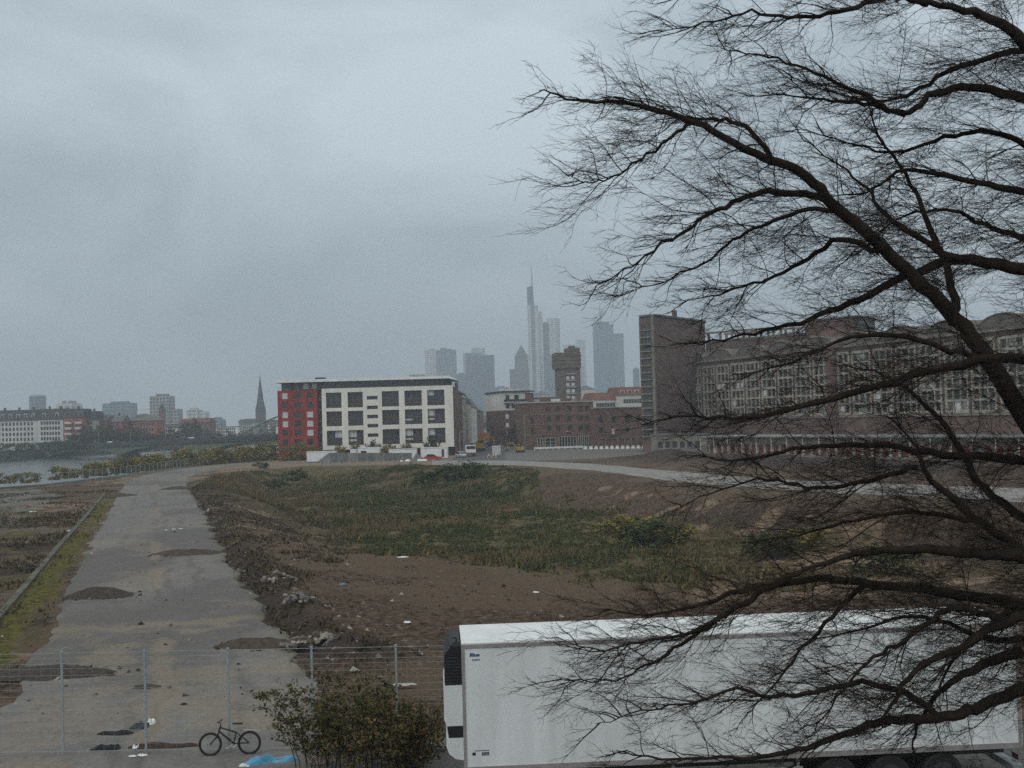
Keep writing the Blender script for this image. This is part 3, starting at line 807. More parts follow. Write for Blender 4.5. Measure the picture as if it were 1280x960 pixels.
# ------------------------------------------------------------------ right of the street
def dark_office():
    d = 395
    A = (lx(630.5, d), d); B = (lx(668, d), d+3)
    root, w = frame_root('office_building', 'dark violet brick office building with white upper storeys at the street corner', 'office building', A, B, 0)
    hs = [(0.4, 1.6, z, z+1.5) for z in (3.6, 6.4, 9.2)]
    hs += [(3.4+1.7*k, 4.3+1.7*k, z, z+1.4) for k in range(4) for z in (3.6,6.4,9.2)]
    top = 17.9; s_ = 7.4
    b = MB(); b.shell(w, 22, 11.9, hs, 0.15); b.build('wall', brick_violet, root)
    for i, q in enumerate(hs): window(root, q[0], q[2], q[1]-q[0], q[3]-q[2], 0.06, frame_white if i < 3 else frame_grey, blind_white if i < 3 else glass_dark)
    hs2 = [(0.6,2.0,15.3,17.0),(3.6,5.2,15.3,17.0),(0.6,1.9,12.5,14.2),(2.6,6.4,12.5,14.0)]
    b = MB(); b.shell(s_, 22, top, hs2, 0.25, z0=11.93); b.build('white_storey', white_wall, root)
    for q in hs2: window(root, q[0], q[2], q[1]-q[0], q[3]-q[2], 0.14, frame_grey, glass_dark, nx=2)
    b = MB(); b.box(s_+0.003, w, 0.1, 21.9, 11.93, top-0.3); b.build('brick_storey', brick_dark, root)
    b = MB(); b.box(-0.5, w+0.2, -0.5, 22.3, top+0.003, top+0.45); b.build('roof', roof_dark, root)
    b = MB(); b.box(1.2, 8.4, 4, 9, top+0.453, top+1.3); b.build('roof_plant', white_wall, root)
    b = MB()
    b.box(-0.3, s_+0.2, -1.2, -0.004, 14.45, 14.7); b.box(-0.3, s_+0.2, -1.2, -1.14, 14.703, 15.5, 1)
    b.build('balcony', [frame_white, glass_dark], root)
dark_office()
house('annex_building', 'cream flat roofed annex with a dark window behind the brick warehouse', 'building', (lx(668.3,402),402), (lx(701,402),402), 0, 15.6, 16, cream_render, 'flat', roof_grey, 0, rows=1, cols=1, ww=2.7, wh=1.7, frame=frame_grey, z1=13.0)

def brick_warehouse():
    d = 349
    A = (lx(655.3, d), d); B = (lx(742.5, d), d+2)
    root, w = frame_root('brick_warehouse', 'long brown brick warehouse with open ground floor bays and concrete floor lines', 'warehouse', A, B, 0)
    q = lambda px: lx(px, d) - A[0]
    hs = []
    for z in (10.9, 8.0, 5.3):
        for px in (686, 697.5, 713, 726.5, 735.5):
            hs.append((q(px)-0.62, q(px)+0.62, z, z+1.5))
    hs += [(q(664), q(667.3), 7.3, 9.2), (q(663.4), q(667.5), 4.2, 6.4)]
    bays = [(q(671), q(678.5), 0.3, 3.4), (q(680.5), q(694.5), 0.3, 3.4), (q(698), q(720.5), 0.3, 3.7), (q(723), q(739), 0.3, 3.7)]
    b = MB(); b.shell(w, 26, 13.5, hs+bays, 0.3); b.build('wall', brick_brown, root)
    for h_ in hs: window(root, h_[0], h_[2], h_[1]-h_[0], h_[3]-h_[2], 0.16, steel_dark, glass_warm, nx=2, nz=2)
    for i, h_ in enumerate(bays):
        ww, wh = h_[1]-h_[0], h_[3]-h_[2]
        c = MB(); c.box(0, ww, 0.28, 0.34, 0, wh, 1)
        for z in ((0.05, 0.9, 1.75, wh-0.22) if i < 2 else (0.05, wh-0.22)): c.box(0, ww, -0.06, 0.1, z, z+0.16)
        nv = 2 if i < 2 else 6
        for k in range(nv+1): c.box(k*(ww-0.22)/nv, k*(ww-0.22)/nv+0.22, -0.07, 0.11, 0, wh)
        c.build('loading_bay', [concrete, black_hole], root, loc=(h_[0], 0.0, h_[2]))
    b = MB()
    for z in (10.0, 7.15, 4.05): b.box(-0.12, w+0.1, -0.12, 0.1, z, z+0.22)
    b.build('floor_band', concrete_old, root)
    b = MB(); b.box(-0.15, 0.35, -0.16, 0.5, 0, 6.8); b.box(-0.15, 0.3, -0.15, 0.5, 7.5, 10); b.build('corner_pier', concrete_old, root)
    b = MB(); b.box(-0.3, w+0.3, -0.3, 26.3, 13.503, 13.9); b.build('roof', concrete, root)
    b = MB(); b.box(6, 9, 8, 12, 13.903, 15.3); b.box(12.5, 15.5, 10, 13, 13.903, 14.9); b.build('roof_hut', brick_brown, root)
    b = MB(); b.box(q(706), q(712.5), -0.5, 0, 4.9, 5.1); b.build('canopy', concrete, root)
    # lower east wing
    A2 = (B[0]+0.1, d-1.0); B2 = (lx(806, d+6), d+6)
    root, w = frame_root('brick_depot', 'lower brown brick depot wing joined to the right end of the warehouse', 'depot', A2, B2, 0)
    hs = [(x, x+1.4, z, z+1.9) for x in (1.4, 5.7, 10.2, 14) for z in (7.2,) ] + [(x, x+1.3, 4.3, 5.9) for x in (1.4, 10.2)]
    b = MB(); b.shell(w, 24, 11.4, hs, 0.3); b.build('wall', brick_brown, root)
    for h_ in hs: window(root, h_[0], h_[2], h_[1]-h_[0], h_[3]-h_[2], 0.16, steel_dark, glass_warm, nx=2, nz=2)
    b = MB(); b.box(-0.1, w+0.2, -0.25, 24.2, 11.403, 11.75); b.build('roof', concrete_old, root)
    b = MB(); b.box(5.6, 6.5, -0.05, 0.03, 3.9, 5.4); b.build('door_panel', blind_white, root)
    b = MB(); b.box(1.0, w-0.5, -0.2, -0.003, 2.6, 2.8)
    for k in range(8): b.box(1.0+k*(w-1.8)/7, 1.3+k*(w-1.8)/7, -0.2, -0.003, 0, 2.6)
    b.build('ground_frame', concrete_old, root)
brick_warehouse()

# white guard rail and concrete blocks in front of the warehouse
b = MB(); a, c = at(668, 566.6, 338), at(729, 561.4, 341)
n = 9
for k in range(n):
    p = a.lerp(c, k/(n-1)); b.box(p.x-0.08, p.x+0.08, p.y-0.08, p.y+0.08, 0, 0.75)
dv = (c-a); dv.z = 0; dv.normalize(); nv = Vector((-dv.y, dv.x, 0))*0.1
for z0, z1 in ((0.45, 1.0),):
    b.prism([(a-nv).xy[:], (c-nv).xy[:], (c+nv).xy[:], (a+nv).xy[:]], z0, z1)
tag(b.build('guard_rail', white_paint), 'white guard rail on short posts along the foot of the brick warehouse', 'guard rail')
for k in range(12):
    px = 732 + k*6.6; p = at(px, 560, 340 - k*0.6)
    b = MB(); b.M = Matrix.Translation((p.x, p.y, 0)) @ Matrix.Rotation(random.uniform(-0.2,0.2), 4, 'Z')
    b.frustum((-0.5,0.5,-0.3,0.3,0), (-0.42,0.42,-0.15,0.15,0.45)); b.frustum((-0.42,0.42,-0.15,0.15,0.45), (-0.4,0.4,-0.11,0.11,0.85))
    tag(b.build('concrete_block', white_paint), 'small white concrete barrier block in the dotted row before the brick depot', 'barrier', 'white barrier blocks before the depot')

# silo tower with widened head
silo_m = mat('silo_concrete', (0.150,0.122,0.098), (0.085,0.068,0.055), 0.5, 0.9, detail=8)
def silo_tower():
    d = 470; cx = lx(711, d)
    root = thing('silo_tower', 'brown concrete tower with a wider head rising behind the brick warehouse', 'tower', (cx, d, 0), R(5))
    s1, s2 = 4.45, 4.9
    hs = [(3.2, 4.6, 13.5+2.55*k, 14.9+2.55*k) for k in range(5)] + [(5.2, 6.6, 13.5+2.55*k, 14.9+2.55*k) for k in range(5)]
    b = MB(); b.M = Matrix.Translation((-s1, -s1, 0)); b.shell(2*s1, 2*s1, 28.0, hs, 0.3); b.build('shaft', silo_m, root)
    for q in hs: window(root, q[0]-s1, q[2], 1.4, 1.4, -s1+0.1, concrete, blind_white)
    for k in range(6):
        b = MB(); b.box(-1.3, 2.7, -s1-0.5, -s1-0.003, 12.9+2.55*k, 13.3+2.55*k); b.build('balcony', concrete, root)
    b = MB()
    b.box(-s2-0.45, s2-.2, -s2, s2, 28.003, 34.2); b.build('tower_head', silo_m, root)
    for z in (29.6, 31.2, 32.8):
        b = MB(); b.box(-s2-0.6, s2, -s2-0.12, s2+0.12, z, z+0.3); b.build('ledge', silo_m, root)
    b = MB(); b.box(-0.6, s2-0.4, -s2+0.4, s2-0.5, 34.203, 36.0); b.box(0.8, 3.0, -2, 2, 36.0, 36.9); b.build('roof_hut', silo_m, root)
silo_tower()
# pale house row with orange roofs behind the depot
house('terrace_house', 'white house with tall windows under an orange roof right of the silo tower', 'house', (lx(741,440),440), (lx(775,440),442), 0, 15.2, 14, white_wall, 'mansard', roof_red, 2.6, rows=5, cols=7, frame=frame_white, group=None)
house('terrace_house', 'white house with dormers and orange roof just left of the market hall tower', 'house', (lx(775.3,438),438), (lx(812,438),441), 0, 16.6, 14, white_wall, 'mansard', roof_red, 3.0, rows=5, cols=8, dormers=4, frame=frame_white)

# ================================================================== MARKET HALL
def market_hall():
    A = at(846, 500, 326).xy; B = at(1280, 500, 206).xy
    Bx = A + (B-A)*1.12
    root, w = frame_root('market_hall', 'long brown brick market hall with concrete lattice windows and barrel vaulted roof', 'market hall', A, Bx, 0)
    dep = 44; zt = 22.4; z0, z1 = 8.1, 21.5
    nb = 20; bw = w/nb; pier = 0.75
    holes = [(k*bw+pier/2, (k+1)*bw-pier/2, z0, z1) for k in range(nb)]
    b = MB(); b.shell(w, dep, zt, holes, 0.6); b.build('wall', brick_hall, root)
    rr = random.Random(9)
    gl = [mat('lattice_glass_a', (0.05,0.055,0.06), (0.02,0.02,0.022), 0.8, 0.2, spec=0.5), mat('lattice_glass_b', (0.10,0.12,0.135), (0.04,0.045,0.05), 0.5, 0.25, spec=0.5)]
    ww, wh = bw-pier, z1-z0
    meshes = []
    for g in gl:
        c = MB(); c.box(0, ww, 0.42, 0.46, 0, wh, 1)
        nx, nz = 3, 6
        for i in range(nx+1):
            t = 0.5 if i in (0, nx) else 0.24
            x = i*(ww-t)/nx; c.box(x, x+t, 0.02, 0.4, 0, wh)
        for j in range(nz+1):
            t = 0.55 if j % 3 == 0 else 0.40
            z = j*(wh-t)/nz; c.box(0, ww, 0.03, 0.39, z, z+t)
        meshes.append(c.data('lattice_window', [concrete_lattice, g]))
    for k in range(nb):
        o = link('lattice_window', meshes[1 if k in (8, 15, 16) else 0], root, (k*bw+pier/2, 0.0, z0))
        nx, nz = 3, 6
        for q in rr.sample(range(18), rr.randint(2, 6)):
            i, j = q % nx, q // nx; c = MB(); c.box(i*ww/nx+.3, (i+1)*ww/nx-.1, .30, .415, j*wh/nz+.4, (j+1)*wh/nz-.04); c.build('filled_pane', rr.choice((brick_hall, blind_white, metal_grey)), o)
    # taller brick stair pier in the middle of the front
    t = 0.505*w
    b = MB(); b.box(t-1.6, t+1.6, -0.7, 1.0, 0, zt+0.8); b.build('brick_pier', brick_hall, root)
    # concrete eaves beam
    b = MB(); b.box(-0.4, w+0.4, -0.75, 0.9, zt+0.003, zt+0.5); b.build('eaves', concrete_old, root)
    b = MB(); b.box(-0.1, w+0.1, -0.25, -0.003, 7.6, 8.0); b.build('sill_band', concrete_old, root)
    # barrel vaults across the hall
    nv = 10; vw = w/nv
    for k in range(nv):
        b = MB(); prof = [(vw*0.06+vw*0.88*(0.5-0.5*math.cos(math.pi*q/12)), zt+0.505+2.7*math.sin(math.pi*q/12)) for q in range(13)]
        b.extr_y([(p[0]+k*vw, p[1]) for p in prof], 1.5, dep-1)
        rim = MB()
        o = b.build('roof_vault', vault_concrete, root)
        rim.tube([(p[0]+k*vw, 1.42, p[1]+0.02) for p in prof], 0.16, 5); rim.build('vault_rim', concrete_old, o)
    b = MB(); b.box(0.2, w-0.2, 0.905, dep-0.5, zt+0.01, zt+0.49); b.build('roof_deck', roof_grey, root)
market_hall()

def head_building(name, label, A, B, depth, h, side_bands=True, rail=False, rows=0):
    root, w = frame_root(name, label, 'tower block', A, B, 0)
    b = MB(); hs = []
    if rows: hs = [(0.8+2.2*k, 1.7+2.2*k, h-3.0, h-1.5) for k in range(int((w-1)/2.2))]
    b.shell(w, depth, h, hs, 0.3); b.build('wall', brick_hall, root)
    for q in hs: window(root, q[0], q[2], 0.9, 1.5, 0.15, frame_white, glass_dark)
    b = MB(); b.box(-0.2, w+0.2, -0.2, depth+0.2, h+0.003, h+0.5); b.build('roof', roof_grey, root)
    return root, w
def hall_towers():
    # west head: a brick slab whose narrow end is a stack of stair windows
    K0 = at(820.5, 500, 297).xy; E = at(884, 500, 322).xy; K1 = at(801.5, 500, 301).xy
    ht = 9.5 + (hor(820) - 396)/FPX*297
    root, w = frame_root('market_hall_tower', 'tall brown brick slab tower with stair windows, left end of the vaulted hall', 'tower', K0, E, 0)
    dx = (E-K0).normalized(); ax = Vector((-dx.y, dx.x))
    le = (K1-K0).dot(dx); ld = (K1-K0).dot(ax)
    dl = 15.0
    loc_ = lambda q: ((q-K0).dot(dx), (q-K0).dot(ax))
    pe, pk = loc_(at(884, 500, 330).xy), loc_(at(803.5, 500, 318).xy)
    b = MB(); b.prism([(0,0),(w,0),pe,pk,(le, ld)], 0, ht); b.build('wall', brick_hall, root)
    # stair windows: bands on the narrow end between (le,ld) and (0,0)
    end = Vector((-le, -ld)); L = end.length; er = end.normalized()
    ang = math.atan2(er.y, er.x)
    n = 16; z0 = 4.0; st = (ht-1.2-z0)/n
    for k in range(n):
        z = z0 + k*st
        c = MB(); c.box(0, L*0.66, -0.05, 0.16, 0, st*0.62, 1)
        c.box(-0.05, L*0.70, -0.5, -0.054, -0.28, 0.02)
        for i in range(4): c.box(i*L*0.215, i*L*0.215+0.1, -0.14, -0.055, 0.02, st*0.6)
        o = c.build('stair_window', [concrete_old, glass_dark], root, loc=(le + er.x*L*0.12 - 0*ax.x, ld + er.y*L*0.12, z)); o.rotation_euler.z = ang
    c = MB(); c.box(L*0.86, L*0.99, -0.35, 0.2, 0, ht+0.3); o = c.build('corner_pier', concrete_old, root, loc=(le, ld, 0)); o.rotation_euler.z = ang
    b = MB(); b.prism([(0.05,-0.4),(w+0.3,-0.3),pe,pk,(le-0.3, ld-0.2)], ht+0.303, ht+0.75); b.build('roof', roof_grey, root)
    b = MB(); b.box(14.2, 15.2, 1.0, 2.0, ht+0.753, ht+2.6); b.build('chimney', brick_hall, root)
    # connecting wing behind the vaults with an open concrete pergola on its roof
    A = at(884.5, 500, 322.5).xy; B = at(1012, 500, 300).xy
    hw = 9.5 + (hor(930) - 424)/FPX*312
    root, w = head_building('connecting_wing', 'brick wing behind the vaulted roof carrying an open concrete pergola', A, B, 14, hw, rows=1)
    root['category'] = 'building wing'
    b = MB()
    for k in range(9):
        x = 0.4 + k*(w-1.2)/8; b.box(x, x+0.5, 0.3, 0.8, hw+0.503, hw+2.3); b.box(x, x+0.5, 8.3, 8.8, hw+0.503, hw+2.3)
    b.box(0.1, w-0.1, 0.25, 0.85, hw+2.303, hw+2.75); b.box(0.1, w-0.1, 8.25, 8.85, hw+2.303, hw+2.75)
    b.build('pergola', concrete_old, root)
    # east head
    A = at(1012, 500, 296).xy; B = at(1071, 500, 288).xy
    hw = 9.5 + (hor(1060) - 398)/FPX*290
    root, w = head_building('market_hall_tower', 'second brown brick slab tower rising behind the middle of the vaulted hall', A, B, 12, hw)
    root['category'] = 'tower'
    b = MB()
    for k in range(7): b.box(w+0.003, w+0.25, 1, 11, 14+k*2.5, 15.6+k*2.5)
    b.build('stair_window', glass_dark, root)
    b = MB()
    for x in (2.0, 5.5, 9): b.tube([(x, 4, hw+0.5), (x, 4, hw+4.5)], 0.09, 5)
    b.build('antenna', galv, root)
hall_towers()

def market_shed():
    A = at(884, 500, 268).xy; B = at(1345, 500, 191).xy
    root, w = frame_root('market_shed', 'low pale shed with a row of dark red doors in front of the market hall', 'shed', A, B, 0)
    n = 40; st = w/n
    b = MB(); hs = [(k*st+0.45, (k+1)*st-0.35, 0.4, 2.5) for k in range(n)]
    b.shell(w, 9, 4.0, hs, 0.25); b.build('wall', mat('shed_wall', (0.42,0.37,0.29), (0.28,0.24,0.19), 0.5, 0.9, detail=8), root)
    dm = mat('door_red', (0.20,0.045,0.04), (0.13,0.03,0.028), 0.8, 0.7); db = mat('door_blue', (0.26,0.36,0.42), None, 1, 0.6)
    for k in range(n):
        q = hs[k]; blue = k in (31,)
        c = MB(); c.box(0, q[1]-q[0], 0.12, 0.2, 0, q[3]-q[2]); c.box((q[1]-q[0])/2-0.04, (q[1]-q[0])/2+0.04, 0.09, 0.117, 0, q[3]-q[2])
        o = c.build('door', db if blue else dm, root, loc=(q[0], 0, q[2]))
        if blue: o['label'] = 'pale blue sliding door'
    b = MB(); b.box(-0.4, w+0.4, -2.6, 9.4, 4.003, 4.28); b.build('canopy_roof', metal_grey, root)
    for k in range(0, n+1, 2):
        b = MB(); b.tube([(k*st, -2.3, 0), (k*st, -2.3, 4.0)], 0.09, 6); b.build('canopy_post', white_wall, root)
    b = MB(); b.box(-0.5, w+0.5, -2.4, -0.002, 0, 0.38); b.build('loading_ramp', concrete_old, root)
market_shed()
house('gatehouse', 'small grey flat roofed gatehouse before the market hall tower', 'gatehouse', (at(812,500,290).x,290), (at(882,500,283).x,283), 0, 4.2, 6, concrete_old, 'flat', roof_grey, 0, rows=1, cols=6, ww=1.3, wh=1.6, frame=frame_grey)

# ================================================================== SKYLINE
SK = 2250.0
def sx(px): return at(px, 520, SK).x
def sz(px, y): return 9.5 + (hor(px) - y)/FPX*SK
sk_dark = gridmat('tower_skin_dark', (0.06,0.12,0.17), (0.025,0.055,0.085), 6, 4, 0.5)
sk_mid = gridmat('tower_skin_mid', (0.22,0.29,0.33), (0.09,0.14,0.18), 5, 4, 0.7)
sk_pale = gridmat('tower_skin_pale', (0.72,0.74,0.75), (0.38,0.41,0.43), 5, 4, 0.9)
sk_stone = gridmat('tower_skin_stone', (0.12,0.10,0.09), (0.035,0.035,0.04), 6, 4, 0.9)
def slab(px0, px1, ytop, dep=34, d0=0, name='tower_body', mtl=None, parent=None, base=0.0):
    c = (px0+px1)/2; b = MB()
    b.box(sx(px0)-parent.location.x, sx(px1)-parent.location.x, d0, d0+dep, base, sz(c, ytop)); return b.build(name, mtl, parent)
def sky_tower(label, px, name='skyscraper'):
    return thing(name, label, 'skyscraper', (sx(px), SK, 0))
t = sky_tower('pale twin office tower just above the right end of the white apartment block', 552)
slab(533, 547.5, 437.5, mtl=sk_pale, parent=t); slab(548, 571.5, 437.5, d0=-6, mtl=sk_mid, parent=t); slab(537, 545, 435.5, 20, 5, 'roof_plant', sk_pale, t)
slab(552, 560, 434.5, 20, 5, 'roof_plant', sk_mid, t); slab(561, 566, 435.5, 20, 5, 'roof_plant', sk_mid, t)
t = sky_tower('broad dark blue glass tower in front of a paler one, left half of the skyline', 602)
slab(583.5, 619.5, 444, mtl=sk_dark, parent=t); slab(583.5, 604, 440.5, 20, 6, 'roof_plant', sk_mid, t)
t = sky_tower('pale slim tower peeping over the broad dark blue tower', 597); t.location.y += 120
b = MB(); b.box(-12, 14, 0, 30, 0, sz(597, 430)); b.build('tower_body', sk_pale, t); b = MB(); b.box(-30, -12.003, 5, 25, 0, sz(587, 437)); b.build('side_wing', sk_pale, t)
t = sky_tower('low dark tower between the pale twin tower and the broad blue tower', 577); slab(571.8, 583.2, 468, mtl=sk_dark, parent=t); slab(574, 580, 466, 14, 6, 'roof_plant', sk_dark, t)
t = sky_tower('low dark slab to the right of the broad blue tower', 627); slab(619.8, 637, 484, mtl=sk_dark, parent=t); slab(623, 632, 482, 14, 6, 'roof_plant', sk_dark, t)
def pyramid_tower():
    t = sky_tower('tower with a pointed pyramid roof on a broad base', 654)
    slab(638.5, 666, 461, 40, mtl=sk_stone, parent=t)
    b = MB(); x0, x1 = sx(645)-t.location.x, sx(662.5)-t.location.x; z0, z1 = sz(654,460.9)+.05, sz(654,446)
    b.frustum((x0,x1,6,32,z0),(x0+1,x1-1,7,31,z1)); b.build('upper_shaft', sk_stone, t)
    b = MB(); b.frustum((x0-0.4,x1+0.4,5.6,32.4,z1+0.01),((x0+x1)/2-0.2,(x0+x1)/2+0.2,18.8,19.2,sz(654,430))); b.build('pyramid_roof', roof_dark, t)
pyramid_tower()
def main_spire():
    t = sky_tower('tallest tower of the skyline, slim and pale with a stepped top and a needle antenna', 672)
    X = lambda p: sx(p) - t.location.x
    ZT = lambda p, y: sz(p, y)
    b = MB(); b.box(X(667), X(671.5), 0, 30, 0, ZT(669, 380)); b.build('dark_shaft', sk_mid, t)
    b = MB(); b.box(X(663), X(666.99), -1, 29, 0, ZT(664, 381)); b.box(X(671.51), X(676.5), -2, 34, 0, ZT(673, 381.5)); b.build('pale_shaft', sk_pale, t)
    b = MB(); b.box(X(676.51), X(681.7), 2, 32, 0, ZT(679, 389)); b.build('side_shaft', sk_pale, t)
    b = MB(); b.extr_y([(X(663.3), ZT(667,380.01)), (X(671.3), ZT(667,380.01)), (X(670.6), ZT(667,356)), (X(663.3), ZT(667,358.5))], 3, 24); b.build('crown', sk_dark, t)
    b = MB(); b.tube([(X(669.5), 14, ZT(669,356.5)), (X(669.6), 14, ZT(669,345)), (X(669.6), 14, ZT(669,332))], [2.2,1.5,0.9], 6); b.build('antenna', galv, t)
main_spire()
def twin_tower():
    t = sky_tower('pale tower with two unequal rounded shafts right of the needle tower', 691)
    X = lambda p: sx(p) - t.location.x
    b = MB(); b.box(X(682.2), X(687.5), 8, 34, 0, sz(685, 402)); b.build('dark_shaft', sk_dark, t)
    b = MB(); c = (X(687.6)+X(703.5))/2; r = (X(703.5)-X(687.6))/2
    b.prism([(c+r*math.cos(2*math.pi*k/20), 20+r*math.sin(2*math.pi*k/20)) for k in range(20)], 0, sz(695, 397)); b.build('round_shaft', sk_pale, t)
    b = MB(); b.box(X(682), X(698), -8, 4, 0, sz(690, 444)); b.build('lower_block', sk_dark, t)
twin_tower()
def antenna_tower():
    t = sky_tower('blue glass tower with a thin striped antenna at the right end of the skyline', 763)
    X = lambda p: sx(p) - t.location.x
    b = MB(); c = (X(745.5)+X(770))/2; r = (X(770)-X(745.5))/2
    b.box(X(745.5), X(770), 0, 36, 0, sz(757, 405)); b.build('tower_body', gridmat('tower_skin_blue', (0.13,0.24,0.32), (0.06,0.14,0.21), 8, 4, 0.5), t)
    b = MB(); b.box(X(748), X(765), 4, 30, sz(757,405)+.02, sz(757, 401.5)); b.build('roof_deck', sk_dark, t)
    b = MB(); b.box(X(770.1), X(782.5), 2, 38, 0, sz(776, 416.5)); b.build('side_slab', sk_mid, t)
    b = MB(); b.tube([(X(754.5), 16, sz(754,401.6)), (X(754.5), 16, sz(754,376))], [1.3,0.8], 6); b.build('antenna', galv, t)
antenna_tower()
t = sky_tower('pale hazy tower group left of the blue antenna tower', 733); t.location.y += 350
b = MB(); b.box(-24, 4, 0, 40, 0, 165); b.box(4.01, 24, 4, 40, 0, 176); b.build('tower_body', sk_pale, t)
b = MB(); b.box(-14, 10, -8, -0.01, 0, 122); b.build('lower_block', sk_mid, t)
t = sky_tower('narrow dark tower just left of the market hall tower', 797); slab(794, 801, 461, 20, mtl=sk_dark, parent=t); slab(796, 799, 459, 8, 5, 'roof_plant', sk_dark, t)
# lower town in front of the towers
rr = random.Random(21)
words_ = ['grey', 'dark', 'pale', 'brown']
for k, (p0, p1, y, d) in enumerate([(604,618,520,1000),(617,634,516,1150),(700,722,500,1250),(722,746,487,1300),(748,770,492,1200),(770,790,488,1250),(640,664,497,1300),(664,690,494,1400)]):
    c = (p0+p1)/2; xa, xb = at(p0,520,d).x, at(p1,520,d).x
    h = max(8, 9.5 + (hor(c)-y)/FPX*d)
    house('distant_block', ['dull brown','dark grey','pale grey','beige','dark brown','light grey','grey brown','slate grey'][k] + ' distant town block at the foot of the skyline, ' + ORD[k] + ' from the street gap', 'building', (xa, d), (xb, d), 0, h, 30, [brick_brown, roof_grey, white_wall, beige_wall, brick_dark, concrete, concrete_old, metal_grey][k], 'hip' if k % 2 else 'flat', roof_dark, 5, group='town blocks below the skyline')

# ================================================================== FAR BANK OF THE RIVER
def bank_house(name, label, p0, p1, d, yb, ye, yr, wall, roof, rmat=None, rows=4, cols=6, **k):
    c = (p0+p1)/2
    A = at(p0, 520, d); B = at(p1, 520, d + k.pop('skew', 0))
    zb = 0.4
    he = 9.5 + (hor(c)-ye)/FPX*d - zb; rh = (ye-yr)/FPX*d
    return house(name, label, k.pop('cat', 'house'), A.xy, B.xy, zb, he, k.pop('depth', 14), wall, roof, rmat or roof_dark, rh, rows=rows, cols=cols, ww=1.1, wh=1.7, z1=1.6, **k)
bank_house('apartment_house', 'long white apartment house with dark mansard roof at the left edge of the far bank', -12, 46, 580, 558, 526, 512.5, white_wall, 'mansard', rows=5, cols=11, dormers=6, glass=glass_dark, chim=3)
bank_house('apartment_house', 'second white apartment house on the far bank, joined to the first, plainer front', 46.3, 79, 578, 558, 524.5, 511, white_wall, 'mansard', rows=5, cols=7, dormers=2, chim=2)
def balcony_house():
    root, w = bank_house('apartment_house', 'orange red apartment house with two stacks of white balconies on the far bank', 79.5, 104, 576, 556, 522, 511, orange_render, 'mansard', rows=5, cols=2, glass=glass_dark, chim=1)
    h = 9.5 + (hor(92)-522)/FPX*576 - 0.4
    for c in (0.25, 0.78):
        for r in range(5):
            z = 1.2 + r*(h-1.6)/5
            b = MB(); b.box(w*c-1.6, w*c+1.6, -1.3, -0.05, z, z+1.1); b.build('balcony', white_wall, root)
balcony_house()
bank_house('apartment_house', 'beige apartment house right of the balcony house on the far bank', 104.3, 119, 582, 554, 525, 514, beige_wall, 'mansard', rows=5, cols=3, chim=1)
bank_house('apartment_house', 'narrow red apartment house half hidden by the bank trees', 119.3, 134, 588, 553, 526, 519, orange_render, 'gable', roof_dark, rows=4, cols=4)
bank_house('apartment_house', 'long faded red apartment house with grey roof, left half', 134.3, 152, 590, 553, 527.5, 519, orange_render, 'gable', roof_grey, rows=4, cols=5, chim=1)
bank_house('school_building', 'broad red building with a grey hipped roof behind the bank trees', 152.5, 196, 600, 552, 526, 517, orange_render, 'hip', roof_grey, rows=4, cols=10, cat='building')
bank_house('corner_house', 'small cream house right of the broad red building on the far bank', 196.5, 222, 640, 548, 535, 530, cream_render, 'gable', roof_dark, rows=3, cols=6)
bank_house('apartment_house', 'brownish red apartment house in the middle of the far bank', 224, 262, 690, 546, 528, 523, brick_brown, 'mansard', roof_red, rows=4, cols=8)
bank_house('long_building', 'long low pale building with flat roof left of the church', 265, 297, 820, 544, 534, 532, cream_render, 'flat', rows=3, cols=10, cat='building')
bank_house('apartment_house', 'grey house row just left of the church spire', 298, 318, 900, 542, 528, 524, concrete, 'gable', roof_dark, rows=4, cols=6)
bank_house('apartment_house', 'pale house just right of the church spire', 334, 347, 900, 542, 530, 525, white_wall, 'gable', roof_dark, rows=4, cols=4)
bank_house('warehouse_shed', 'low dark shed on the far quay before the second white house', 47, 72, 556, 560, 554, 553, panel_dark, 'flat', roof_dark, rows=0, cols=0, cat='shed', depth=8)
def church():
    d = 1000; cx = at(324.8, 520, d).x; s = d/FPX
    root = thing('church', 'dark stone church with a tall thin pointed spire on the far bank', 'church', (cx, d, 0.4))
    zt = lambda y: 9.1 + (hor(325)-y)*s
    st = mat('church_stone', (0.10,0.085,0.075), (0.06,0.05,0.045), 0.2, 0.9)
    b = MB(); b.box(-3.6, 3.6, 0, 7.2, 0, zt(515)); b.build('tower', st, root)
    b = MB(); b.frustum((-3.75,3.75,-0.15,7.35,zt(515)+.01), (-2.2,2.2,1.4,5.8,zt(500))); b.frustum((-2.2,2.2,1.4,5.8,zt(500)), (-0.12,0.12,3.5,3.7,zt(470)))
    for sx_ in (-3.2, 3.2):
        for sy_ in (0.4, 6.8): b.frustum((sx_-.5,sx_+.5,sy_-.5,sy_+.5,zt(515)), (sx_-.03,sx_+.03,sy_-.03,sy_+.03,zt(507)))
    b.tube([(0,3.6,zt(470)-.2),(0,3.6,zt(466))], 0.12, 5); b.build('spire', roof_dark, root)
    b = MB(); b.box(-14, -3.61, 1, 13, 0, zt(529)); b.box(3.61, 11, 1, 13, 0, zt(530)); b.build('nave', st, root)
    b = MB(); b.extr_x([(0.5, zt(529)+.01), (13.5, zt(529)+.01), (7, zt(523))], -14.3, -3.61); b.extr_x([(0.5, zt(530)+.01), (13.5, zt(530)+.01), (7, zt(525))], 3.61, 11.3); b.build('roof', roof_dark, root)
church()
